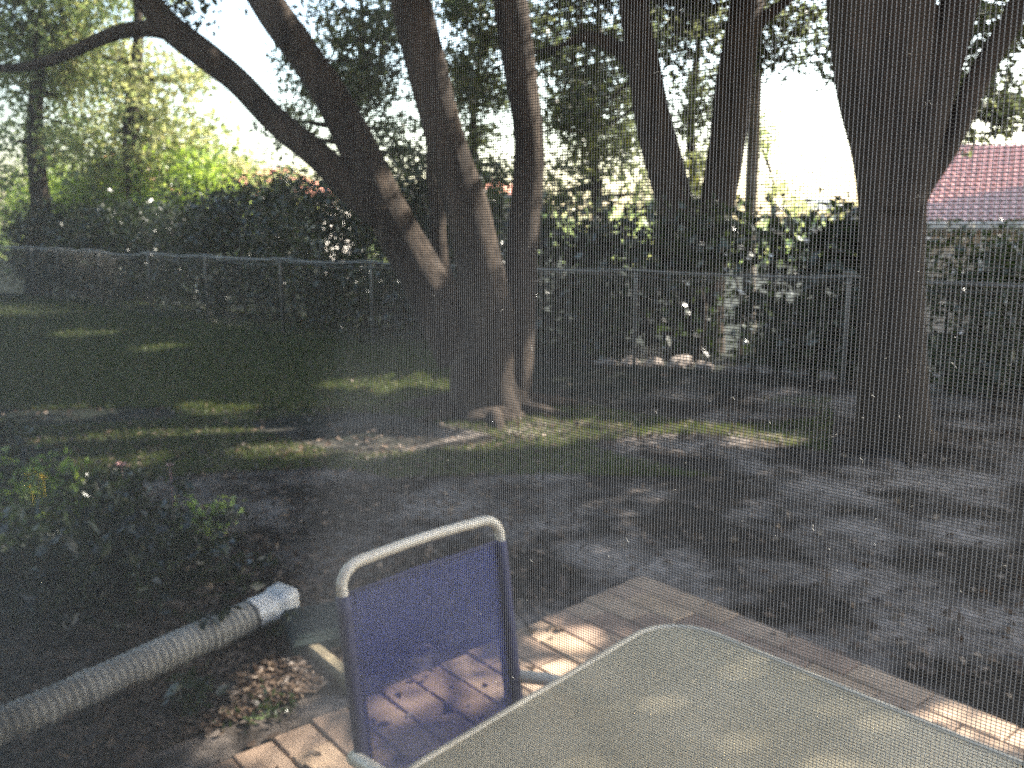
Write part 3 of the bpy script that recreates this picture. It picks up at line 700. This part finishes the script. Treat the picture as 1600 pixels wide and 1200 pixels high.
hedge('hedge', 'tall dense dark hedge behind the left run of the fence', 'hedge', 60, 640, 1.5, 2.25, 1.6, 15, 75, .20, .10, M_leaf_hedge, .45, top=lambda t: 1.9+.55*min(1, t*2.2)-.25*max(0, t-.6))
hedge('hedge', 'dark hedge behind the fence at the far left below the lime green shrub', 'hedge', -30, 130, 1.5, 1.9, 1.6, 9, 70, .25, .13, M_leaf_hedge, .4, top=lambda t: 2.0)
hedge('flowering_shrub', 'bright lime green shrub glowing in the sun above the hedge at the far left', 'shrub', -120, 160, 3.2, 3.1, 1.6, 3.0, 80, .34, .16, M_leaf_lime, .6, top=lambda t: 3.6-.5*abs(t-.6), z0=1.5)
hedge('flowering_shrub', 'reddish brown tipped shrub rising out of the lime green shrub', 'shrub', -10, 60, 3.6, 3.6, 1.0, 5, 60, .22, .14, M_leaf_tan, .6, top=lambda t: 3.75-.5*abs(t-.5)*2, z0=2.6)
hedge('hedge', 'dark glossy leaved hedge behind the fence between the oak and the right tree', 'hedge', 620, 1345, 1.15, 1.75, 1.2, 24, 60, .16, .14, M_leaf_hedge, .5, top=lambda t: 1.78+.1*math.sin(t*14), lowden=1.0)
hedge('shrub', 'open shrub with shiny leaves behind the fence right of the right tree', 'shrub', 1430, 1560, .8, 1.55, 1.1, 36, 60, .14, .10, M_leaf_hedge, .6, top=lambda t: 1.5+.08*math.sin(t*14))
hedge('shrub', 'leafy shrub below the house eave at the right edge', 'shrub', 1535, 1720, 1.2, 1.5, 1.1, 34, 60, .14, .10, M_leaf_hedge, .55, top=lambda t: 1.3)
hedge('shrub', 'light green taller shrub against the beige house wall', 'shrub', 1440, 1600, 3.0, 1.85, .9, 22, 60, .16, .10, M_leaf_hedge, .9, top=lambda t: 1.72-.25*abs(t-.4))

# low plants in the bed, lower left
def plant(label, px, py, z, n, spread, size, m, tb, name='bedding_plant', flowers=None, group='bedding plants at the lower left', flat=.6):
    g = gp(px, py); h = empty(name, g, label, 'plant', group)
    cc = np.array([(g.x+random.gauss(0, spread), g.y+random.gauss(0, spread*.8), z*random.uniform(.25, 1)) for _ in range(n)])
    P, idx = clumps(cc, 16, .045, flat)
    P[:, 2] = np.abs(P[:, 2])
    leaf_mesh('foliage', P, size*RNG.uniform(.6, 1.4, len(P)), m, h, np.clip(RNG.normal(tb, .2, len(P)), 0, 1), holes=False)
    mb_ = MB()
    for c in cc:
        mb_.tube([(g.x+(c[0]-g.x)*.1, g.y+(c[1]-g.y)*.1, -.01), (c[0], c[1], c[2]*.6), tuple(c)], [.004, .003, .002], 5)
    mb_.build('stems', M_leaf_grassy, h)
    if flowers:
        fm, pts_ = flowers
        for (fx, fy, Yd, r) in pts_:
            c = at(fx, fy, Yd); mf = MB()
            for k in range(9):
                a = 2*math.pi*k/9; d1 = Vector((math.cos(a), math.sin(a)*.6, .35+.2*math.sin(3*a))).normalized(); sd = d1.cross(Vector((0, 0, 1))).normalized()
                mf.add([c, c+d1*r*.6+sd*r*.32, c+d1*r, c+d1*r*.6-sd*r*.32], [(0, 1, 2, 3)])
            mf.tube([(c.x, c.y, c.z-.25), tuple(c)], .002, 4)
            mf.build('flower', fm, h)
    return h
M_leaf_grassy = simple('green_stem', (.04, .07, .02), (.08, .12, .03), 10)
M_yellow = simple('yellow_petals', (.75, .50, .03), (.85, .6, .05), 10)
M_pink = simple('pink_petals', (0.3300, 0.1440, 0.1440), (0.4200, 0.2400, 0.2160), 10)
ya = gp(60, 850).y
plant('bright yellow green leafy plant in the sun with small yellow flowers', 40, 850, .46, 40, .16, .06, M_leaf_lime, .5, flowers=(M_yellow, [(45, 742, ya, .03), (58, 738, ya, .026), (68, 748, ya-.05, .03), (50, 762, ya-.1, .024), (66, 742, ya-.03, .02)]))
plant('dark low plant behind the pipe with two pink blooms', 190, 860, .38, 50, .20, .065, M_leaf_hedge, .5, flowers=(M_pink, [(190, 727, gp(215, 850).y, .036), (266, 728, gp(265, 850).y, .028)]))
plant('dark shaded plant at the left edge just above the pipe', 40, 960, .38, 60, .24, .08, M_leaf_hedge, .35)
plant('dark broad leaved ground plant between the pipe and the lit debris', 200, 930, .30, 60, .28, .07, M_leaf_hedge, .3)
plant('small green weed sprouting in the dead leaves below the pipe', 292, 1118, .11, 4, .03, .06, M_leaf_hedge, .8, name='weed', group=None)
plant('low green weed at the edge of the pavers', 415, 1118, .04, 4, .04, .03, M_leaf_hedge, .8, name='weed', group=None)
plant('thin grassy weed beside the white pipe end', 440, 1000, .07, 4, .03, .03, M_leaf_hedge, .8, name='weed', group=None)
plant('tall sunlit weed in the lit strip of debris', 322, 838, .20, 14, .09, .05, M_leaf_lime, .6, name='weed', group=None)
plant('upright weedy stalks at the far left edge of the bare soil', 15, 800, .62, 30, .14, .06, M_leaf_hedge, .7, name='weed', group=None)

# ------------------------------------------------------------------ dead leaves, twigs and grass
def scatter_px(n, x0, x1, y0, y1):
    px = RNG.uniform(x0, x1, n); py = RNG.uniform(y0, y1, n)
    P = np.array([tuple(gp(a, b)) for a, b in zip(px, py)]); return P, px, py
def litter(name, label, P, size, aspect=.55):
    n = len(P); P = P.copy(); P[:, 2] = np.array([ground_z(a, b) for a, b in P[:, :2]])+RNG.uniform(.006, .03, n)
    onpat = ((P[:, 0]-cor.x)*eR.x+(P[:, 1]-cor.y)*eR.y > 0) & ((P[:, 0]-cor.x)*dL.x+(P[:, 1]-cor.y)*dL.y > -.0)
    P[onpat, 2] = .008
    o = leaf_mesh(name, P, size*RNG.uniform(.5, 1.4, n), M_litter, None, np.clip(RNG.normal(.5, .25, n), 0, 1), flat=.75, aspect=aspect, holes=False, fold=.4)
    return tag(o, label, 'leaf litter', kind='stuff')
P, a_, b_ = scatter_px(52000, -100, 1750, 560, 1260)
keepn = RNG.random(len(P)) < np.clip(.9-.0006*(b_-560), .2, 1)
onp = ((P[:, 0]-cor.x)*eR.x+(P[:, 1]-cor.y)*eR.y > 0) & ((P[:, 0]-cor.x)*dL.x+(P[:, 1]-cor.y)*dL.y > 0) & (P[:, 0] > cor.x-1.9)
left_bed = (P[:, 0] < -.35) & (P[:, 1] < 4.6)
right_bare = (P[:, 0] > .2) & (P[:, 1] < 6.5) & (RNG.random(len(P)) < .8)
k1 = ~right_bare & ((onp & (RNG.random(len(P)) < .012)) | (~onp & keepn & ((RNG.random(len(P)) < .45) | left_bed)))
litter('dead_leaves', 'dead brown leaves scattered over the soil, mulch and pavers', P[k1], .055)
Pd, a_, b_ = scatter_px(22000, 150, 620, 950, 1230)
onp2 = ((Pd[:, 0]-cor.x)*eR.x+(Pd[:, 1]-cor.y)*eR.y > .02) & ((Pd[:, 0]-cor.x)*dL.x+(Pd[:, 1]-cor.y)*dL.y > 0)
# left patio edge
sideL = (Pd[:, 0]-cor.x)*(-dL.y)+(Pd[:, 1]-cor.y)*dL.x
litter('leaf_pile', 'thick drift of dry leaves beside the pavers and the pipe', Pd[~onp2], .042)
# grass blades
def blades(name, label, P, h, m, wide=.006):
    n = len(P); z = np.array([ground_z(a, b) for a, b in P[:, :2]])
    a = RNG.uniform(0, 6.28, n); hh = h*RNG.uniform(.4, 1.3, n); dx = np.cos(a)*wide; dy = np.sin(a)*wide
    lx = RNG.normal(0, .35, n)*hh; ly = RNG.normal(0, .35, n)*hh
    b0_ = np.stack([P[:, 0]-dx, P[:, 1]-dy, z-.01], 1); b1_ = np.stack([P[:, 0]+dx, P[:, 1]+dy, z-.01], 1); t_ = np.stack([P[:, 0]+lx, P[:, 1]+ly, z+hh], 1)
    V = np.stack([b0_, b1_, t_], 1).reshape(-1, 3); T = np.arange(3*n).reshape(-1, 3)
    o = np_mesh(name, V, T, m, None, np.clip(RNG.normal(.5, .22, n), 0, 1)); return tag(o, label, 'grass', kind='stuff')
P, a_, b_ = scatter_px(90000, -60, 760, 462, 640)
P = P[(P[:, 1]-.55*P[:, 0]*1 > 7.5)]
blades('lawn_grass', 'short shaded lawn grass on the left side of the yard', P, .05, M_grass, .010)
P, a_, b_ = scatter_px(60000, -60, 1300, 630, 745); nn2 = np.array([math.sin(x*2.1+1)+math.sin(y*3.3+x) for x, y in P[:, :2]])
P = P[(nn2 > -.3)]
blades('sparse_grass', 'sparse grass tufts on the bare soil under the trees', P, .035, M_grass, .006)

# stones and lit debris along the berm
M_stone = simple('pale_stone', (0.1056, 0.0816, 0.0672), (0.2016, 0.1680, 0.1440), 7, .9, .01)
for i, (px, py, s_) in enumerate([(948, 578, .10), (985, 572, .12), (1020, 572, .11), (1062, 574, .15), (1100, 580, .10), (1150, 590, .10), (1195, 590, .12), (1238, 592, .12), (1290, 598, .1)]):
    g = gp(px, py); mb = MB(); rr = random.Random(i)
    import bmesh
    bm = bmesh.new(); bmesh.ops.create_icosphere(bm, subdivisions=3, radius=1)
    gz = ground_z(g.x, g.y)
    for v in bm.verts:
        q = v.co; k = 1+.12*math.sin(q.x*4+i)+.10*math.sin(q.y*5+2*i)+.08*math.sin(q.z*6+i)
        v.co = Vector((q.x*s_*1.35*k, q.y*s_*.9*k, q.z*s_*.62*k))
    me = bpy.data.meshes.new('edging_stone'); bm.to_mesh(me); bm.free(); me.polygons.foreach_set('use_smooth', [True]*len(me.polygons))
    o = link('edging_stone', me, M_stone); o.location = (g.x, g.y, gz+s_*.25); o.rotation_euler = (0, 0, i*1.3)
    where = ['leftmost rock of the row on the mulch berm, nearest the oak', 'second rock from the oak on the mulch berm', 'third rock from the oak on the mulch berm', 'largest sunlit pale rock in the middle of the berm', 'small rock just right of the largest pale rock', 'low rock below the twin trunks on the berm', 'rock right of the slender trunk on the berm', 'rock near the right end of the berm', 'last rock of the row, beside the fence post'][i]
    tag(o, where, 'rock', 'rocks along the mulch berm')

# ------------------------------------------------------------------ houses
M_wall = simple('beige_stucco', (0.3, 0.24, 0.186), (0.348, 0.282, 0.222), 6, .9, .004)
M_wallw = simple('white_stucco', (0.528, 0.496, 0.448), (0.592, 0.56, 0.512), 6, .9, .004)
M_fascia = simple('fascia_paint', (0.252, 0.252, 0.24), (0.312, 0.312, 0.3), 9, .6)
M_tile = simple('clay_roof_tile', (0.2200, 0.0836, 0.0518), (0.3520, 0.1520, 0.0922), 4, .38, .004, .5, tint=[(0, (0.7040, 0.5928, 0.4608)), (1, (1.15, 1.1, 1.1))])
M_glass = simple('window_glass', (.02, .03, .04), (.05, .06, .08), 2, .08, 0, .8)
def tile_roof(x0, x1, y0, z0, y1, z1, per=.24, courses=14, hip=0):
    """barrel tiles: real ribs and stepped courses on a plane rising from (y0,z0) to (y1,z1)"""
    V = []; Fc = []; col = []
    nx_ = int((x1-x0)/per); ns = 8; nu = nx_*ns+1
    dy, dz = (y1-y0)/courses, (z1-z0)/courses
    ln = math.hypot(y1-y0, z1-z0); ny, nz_ = -(z1-z0)/ln, (y1-y0)/ln
    mb_ = MB()
    rows = []
    for c in range(courses):
        for e_, lift in ((0, .018), (1, .0)):
            row = []
            for i in range(nu):
                u = (i % ns)/ns; hgt = .05*math.sin(math.pi*min(1, u/.5)) if u < .5 else -.012*math.sin(math.pi*(u-.5)/.5)
                hgt += lift
                row.append((x0+i*per/ns, y0+dy*(c+e_)+ny*hgt, z0+dz*(c+e_)+nz_*hgt))
            rows.append(row)
    V = [p for r in rows for p in r]
    ci = []
    for r in range(len(rows)-1):
        for i in range(nu-1):
            if rows[r][i][0] < x0+(hip*(r/len(rows))): continue
            ci.append(((r//2*37+(i//ns)*91) % 17)/16)
            Fc.append((r*nu+i, r*nu+i+1, (r+1)*nu+i+1, (r+1)*nu+i))
    rr = random.Random(1)
    for f in Fc: pass
    mb_.add(V, Fc); mb_.col = ci
    return mb_
# right house
e0 = at(1500, 345, 20.0); rg_ = at(1500, 226, 26.0)
hx0, hx1 = 8.9, 24.0; hr = 11.7
hs = empty('tiled_house', (14, 22, -.6), 'beige house with ribbed clay tile roof seen behind the right tree', 'house')
mb = MB(); mb.box((16.6, 21.6, .55), (14.2, 2.2, 2.5)); mb.box((18.4, 26.3, .549), (10.6, 7.1, 2.5)); mb.build('wall', M_wall, hs, smooth=False)
tile_roof(hx0, hx1, 19.9, e0.z, 26.0, rg_.z, .215, 15, hip=hr-hx0).build('roof', M_tile, hs, smooth=False)
mb = MB(); mb.add([(hr, 26.02, rg_.z-.01), (hx1, 26.02, rg_.z-.01), (hx1, 31.0, e0.z), (13.2, 31.0, e0.z)], [(0, 1, 2, 3)])
mb.add([(hx0+.01, 19.95, e0.z-.02), (hr+.01, 26.0, rg_.z-.04), (13.2, 30.9, e0.z-.02)], [(0, 1, 2)])
mb.build('rear_slope', M_tile, hs, smooth=False)
mb = MB(); mb.box(((hx0+hx1)/2, 19.86, e0.z-.10), (hx1-hx0, .12, .17), bevel=.02); mb.build('gutter', M_fascia, hs, smooth=False)
mb = MB(); mb.box(((hx0+hx1)/2, 20.25, e0.z-.20), (hx1-hx0, .62, .03)); mb.build('soffit', M_fascia, hs, smooth=False)
wx = at(1572, 400, 20.5)
mb = MB()
for (dx, dz, sx, sz) in ((0, .52, 1.3, .07), (0, -.52, 1.3, .07), (-.62, 0, .07, .97), (.62, 0, .07, .97), (0, 0, .05, .97), (0, 0.01, 1.17, .04)):
    mb.box((wx.x+dx, 20.46, wx.z+dz-.25), (sx, .07, sz))
wf = mb.build('window', M_wallw, hs, smooth=False)
mb = MB(); mb.box((wx.x, 20.485, wx.z-.25), (1.2, .02, 1.0)); mb.build('pane', M_glass, wf, smooth=False)
# unseen block added right of the frame so its shadow crosses the roof
mb = MB(); mb.box((19.6, 21.75, 4.2), (8.0, 3.9, 9.8)); mb.build('shade_block', M_wall, hs, smooth=False)
mb = MB(); mb.add([(15.5, 19.5, 9.1), (24.0, 19.5, 9.1), (24.0, 23.9, 9.1), (15.5, 23.9, 9.1), (19.6, 21.7, 10.6)], [(0, 1, 4), (1, 2, 4), (2, 3, 4), (3, 0, 4), (3, 2, 1, 0)]); mb.build('shade_block_roof', M_tile, hs, smooth=False)

# far red roofed house across the back
fy = 33.0
a = at(225, 303, fy); b = at(505, 303, fy); c = at(300, 266, fy+3); d = at(462, 262, fy+3)
def hip_house(label, xl, xr, zl, zr_, yf, depth, inset):
    h = empty('red_roofed_house', ((xl+xr)/2, yf+depth/2, -.7), label, 'house', 'red roofed houses beyond the hedge')
    mb = MB(); mb.box(((xl+xr)/2, yf+depth/2, (zl-.7)/2), (xr-xl-1.0, depth-1.0, zl+.7)); w = mb.build('wall', M_wallw, h, smooth=False)
    mb = MB(); ym = yf+depth/2
    mb.add([(xl, yf, zl), (xr, yf, zl), (xr, yf+depth, zl), (xl, yf+depth, zl), (xl+inset, ym, zr_), (xr-inset, ym, zr_)], [(0, 1, 5, 4), (1, 2, 5), (2, 3, 4, 5), (3, 0, 4), (3, 2, 1, 0)])
    mb.build('roof', M_red, h, smooth=False)
    mb = MB(); mb.box(((xl+xr)/2, yf-.03, zl-.09), (xr-xl, .05, .18)); mb.build('fascia', M_fascia, h, smooth=False)
    for k in range(3):
        x = xl+(xr-xl)*(.25+.25*k); mb = MB(); mb.box((x, yf+.49, zl-1.1), (1.2, .04, 1.1)); mb.build('window', M_glass, h, smooth=False)
M_red = simple('terracotta_roof', (.42, .15, .09), (.56, .24, .15), 3, .8, .01)
hip_house('white house with terracotta roof glimpsed left of the oak between the olive trees', at(215, 303, 33).x, at(520, 303, 33).x, at(400, 306, 33).z, at(400, 262, 36.5).z, 33, 8, 2.6)
hip_house('white house with terracotta roof glimpsed between the oak trunks', at(660, 303, 34).x, at(850, 303, 34).x, at(750, 303, 34).z, at(750, 278, 36.5).z, 34, 6, 2.0)
h = empty('grey_roofed_house', (at(1290, 340, 60).x, 60, -.7), 'small distant grey roof low in the sky gap left of the right tree', 'house')
xa, xb = at(1262, 330, 60).x, at(1330, 330, 60).x
mb = MB(); mb.box(((xa+xb)/2, 63, .8), (xb-xa-.4, 5, 3)); mb.build('wall', M_wallw, h, smooth=False)
zz0 = at(1290, 326, 60).z; zz1 = at(1290, 309, 63).z
mb = MB(); mb.add([(xa, 60, zz0), (xb, 60, zz0), (xb, 66, zz0), (xa, 66, zz0), (xa+.8, 63, zz1), (xb-.8, 63, zz1)], [(0, 1, 5, 4), (1, 2, 5), (2, 3, 4, 5), (3, 0, 4), (3, 2, 1, 0)])
mb.build('roof', simple('grey_shingle', (.10, .11, .13), (.16, .17, .2), 5, .8), h, smooth=False)

# distant belt of trees closing the view at the horizon
cc = np.array([(RNG.uniform(-70, 60), RNG.uniform(48, 75), RNG.uniform(-.5, 2.6)) for _ in range(900)])
cc = cc[(cc[:, 2] < 1.9+.7*np.sin(cc[:, 0]*.21))]
P, idx = clumps(cc, 45, .8)
o = leaf_mesh('distant_trees', P, .5*RNG.uniform(.6, 1.3, len(P)), M_leaf_far, None, np.clip(RNG.normal(.4, .2, len(P)), 0, 1), holes=False)
tag(o, 'distant belt of trees along the horizon', 'trees', kind='stuff')

# ------------------------------------------------------------------ insect screen
# vertical plane: point S0 on the optical axis column, direction U to the left and away
k_ = 1.0; Z0 = .505
# plane line in plan: Y = Z0' - k*x
def scr_Y(t): return Z0/(1+k_*t)
S0 = Vector((0, Z0*1.0, 0)); U = Vector((-1, k_, 0)).normalized()
def sc_pt(s_, z): p = S0+U*s_; return (p.x, p.y, z)
tR_ = .66; tL_ = -.665
sR = -(tR_*scr_Y(tR_))/(-U.x)*1.0
sR = (scr_Y(tR_)-Z0)/U.y; sLft = (scr_Y(tL_)-Z0)/U.y
zb, ztp = .66, 2.2
scr = empty('window_screen', (S0.x, S0.y, zb), 'dark fibreglass insect screen stretched across the whole view close to the lens', 'screen')
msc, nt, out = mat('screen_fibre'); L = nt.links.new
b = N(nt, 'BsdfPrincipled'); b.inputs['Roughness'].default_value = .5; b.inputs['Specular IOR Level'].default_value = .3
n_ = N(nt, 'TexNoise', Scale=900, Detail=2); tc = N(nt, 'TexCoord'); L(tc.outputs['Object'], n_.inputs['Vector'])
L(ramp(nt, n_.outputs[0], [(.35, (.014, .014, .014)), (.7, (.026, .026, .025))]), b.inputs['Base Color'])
tl = N(nt, 'BsdfTranslucent'); tl.inputs[0].default_value = (.46, .49, .54, 1); mx = N(nt, 'MixShader'); wa = N(nt, 'Attribute'); wa.attribute_name = 'tint'; mw = N(nt, 'MapRange'); mw.inputs[3].default_value = .07; mw.inputs[4].default_value = .45; L(wa.outputs['Fac'], mw.inputs[0]); L(mw.outputs[0], mx.inputs[0])  # vertical strands more translucent than horizontal ones, imitating their sunlit glints
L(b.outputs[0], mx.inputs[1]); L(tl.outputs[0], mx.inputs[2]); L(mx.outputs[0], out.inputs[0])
nrm = Vector((U.y, -U.x, 0)).normalized()
if nrm.y < 0: nrm = -nrm      # away from the camera
RT = .00014; PH, PV = .00176, .00141; NS = 6
def strands(fixed, along, vertical):
    """fixed (n,) offsets, along (m,) stations"""
    n, m = len(fixed), len(along)
    Fx = fixed[:, None]+RNG.normal(0, .00005, (n, 1))+np.cumsum(RNG.normal(0, .000012, (n, m)), 1)
    Al = np.broadcast_to(along[None, :], (n, m))
    if vertical: s_, z_ = Fx, Al
    else: s_, z_ = Al, Fx
    # gentle slack of the cloth
    dn = .004*np.sin(s_*3.1+1)*np.sin(z_*2.3)+(RT if vertical else -RT)*.9
    ctr = np.stack([S0.x+U.x*s_+nrm.x*dn, S0.y+U.y*s_+nrm.y*dn, z_], -1)
    e1 = np.array([U.x, U.y, 0]) if vertical else np.array([0, 0, 1.0]); e2 = np.array([nrm.x, nrm.y, 0])
    V = []
    for k in range(NS):
        a = 2*math.pi*k/NS; V.append(ctr+RT*(math.cos(a)*e1+math.sin(a)*e2))
    V = np.stack(V, 2)  # n,m,NS,3
    idx = np.arange(n*m*NS).reshape(n, m, NS)
    Q = []
    for k in range(NS):
        j = (k+1) % NS
        Q.append(np.stack([idx[:, :-1, k], idx[:, :-1, j], idx[:, 1:, j], idx[:, 1:, k]], -1).reshape(-1, 4))
    return V.reshape(-1, 3), np.concatenate(Q)
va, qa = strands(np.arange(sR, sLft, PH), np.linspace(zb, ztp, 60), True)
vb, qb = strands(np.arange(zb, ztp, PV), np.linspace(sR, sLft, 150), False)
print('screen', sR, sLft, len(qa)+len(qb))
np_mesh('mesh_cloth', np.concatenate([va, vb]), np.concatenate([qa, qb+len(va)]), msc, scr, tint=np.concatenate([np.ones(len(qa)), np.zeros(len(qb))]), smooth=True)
# lint caught on it
mb = MB(); rr = random.Random(5)
for _ in range(260):
    t = rr.uniform(-.5, .62); Y = scr_Y(t); s_ = (Y-Z0)/U.y
    lo = EYE-.60*Y; hi = EYE+.25*Y; z = rr.uniform(lo, hi)
    p = np.array(sc_pt(s_, z))-np.array((nrm.x, nrm.y, 0))*.0005
    ln = rr.choice([.0006, .0008, .001, .0015, .003]); q = [p]
    a = rr.uniform(0, 6.28)
    for k in range(4):
        a += rr.uniform(-.9, .9); q.append(q[-1]+np.array([U.x*math.cos(a), U.y*math.cos(a), math.sin(a)])*ln/4)
    mb.tube([tuple(x) for x in q], rr.uniform(.00005, .00011), 4)
mb.build('lint', simple('white_lint', (.35, .35, .33), (.5, .5, .47), 30, .8), scr)['kind'] = 'stuff'
# aluminium frame of the screen panel, just outside the picture
M_alu = simple('bronze_aluminium', (.06, .055, .05), (.10, .09, .08), 20, .45, 0, .5, .3)
mb = MB(); ang = math.atan2(U.y, U.x); rot = Matrix.Rotation(ang, 3, 'Z')
for s_ in (sR-.025, sLft+.03):
    p = sc_pt(s_, 1.25); mb.box(p, (.05, .05, 2.6), rot, .003)
for z in (zb-.02, ztp+.02):
    p = sc_pt((sR+sLft)/2, z); mb.box(p, (sLft-sR+.004, .046, .045), rot, .003)
mb.build('frame', M_alu, scr, smooth=False)

# ------------------------------------------------------------------ the porch and house the picture is taken from (behind the camera)
pv = empty('porch_house', (0, -3, 0), 'the house and roofed porch behind the screen from which the view is seen', 'house')
mb = MB(); mb.box((0, -6.0, 1.5), (16, 5.0, 3.4)); mb.build('wall', M_wall, pv, smooth=False)
mb = MB(); c_ = [(-8.5, -3.4), (-8.5, .5), (-3.0, 3.2), (-2.6, 3.1), (.1, .75), (.3, -.4), (8.5, -.9), (8.5, -3.4)]; nc = len(c_)
zr1 = 2.72
mb.add([(x, y, zr1) for x, y in c_]+[(x, y, zr1+.16) for x, y in c_], [tuple(range(nc-1, -1, -1)), tuple(range(nc, 2*nc))]+[(i, (i+1) % nc, (i+1) % nc+nc, i+nc) for i in range(nc)])
mb.build('porch_roof', M_fascia, pv, smooth=False)
mb = MB(); mb.add([(-9, -2.6, 3.2), (9, -2.6, 3.2), (9, -9.4, 3.2), (-9, -9.4, 3.2), (-5, -6, 4.9), (5, -6, 4.9)], [(0, 1, 5, 4), (1, 2, 5), (2, 3, 4, 5), (3, 0, 4), (3, 2, 1, 0)]); mb.build('roof', M_red, pv, smooth=False)

# ------------------------------------------------------------------ sky, sun, camera
w = bpy.data.worlds.new('World'); bpy.context.scene.world = w; w.use_nodes = True
nt = w.node_tree; nt.nodes.clear()
sky = nt.nodes.new('ShaderNodeTexSky'); sky.sky_type = 'NISHITA'; sky.sun_disc = False; sky.sun_elevation = EL; sky.sun_rotation = AZ
sky.air_density = 1.3; sky.dust_density = 2.0; sky.ozone_density = .4
bg = nt.nodes.new('ShaderNodeBackground'); bg.inputs[1].default_value = .12
wo = nt.nodes.new('ShaderNodeOutputWorld'); nt.links.new(sky.outputs[0], bg.inputs[0]); nt.links.new(bg.outputs[0], wo.inputs[0])
sd = bpy.data.lights.new('sun', 'SUN'); sd.energy = 5.0; sd.angle = R(.53); sd.color = (1, .93, .82)
so = bpy.data.objects.new('sun', sd); C.objects.link(so); so.rotation_euler = (-SUN).to_track_quat('-Z', 'Y').to_euler(); so.location = SUN*30
cd = bpy.data.cameras.new('camera'); cam = bpy.data.objects.new('camera', cd); C.objects.link(cam)
cd.sensor_width = 36; cd.lens = F*36/1600; cd.clip_start = .02; cd.clip_end = 2000
cam.location = (0, 0, EYE); cam.rotation_euler = (R(90)-TH, 0, 0)
cd.dof.use_dof = True; cd.dof.focus_distance = .43; cd.dof.aperture_fstop = cd.lens/1.7
sc = bpy.context.scene; sc.camera = cam
sc.view_settings.view_transform = 'Standard'; sc.view_settings.look = 'None'; sc.view_settings.exposure = 3.0; sc.view_settings.gamma = 1
sc.cycles.max_bounces = 6; sc.cycles.transparent_max_bounces = 8; sc.cycles.use_denoising = False
sc.cycles.diffuse_bounces = 3; sc.cycles.sample_clamp_indirect = 6
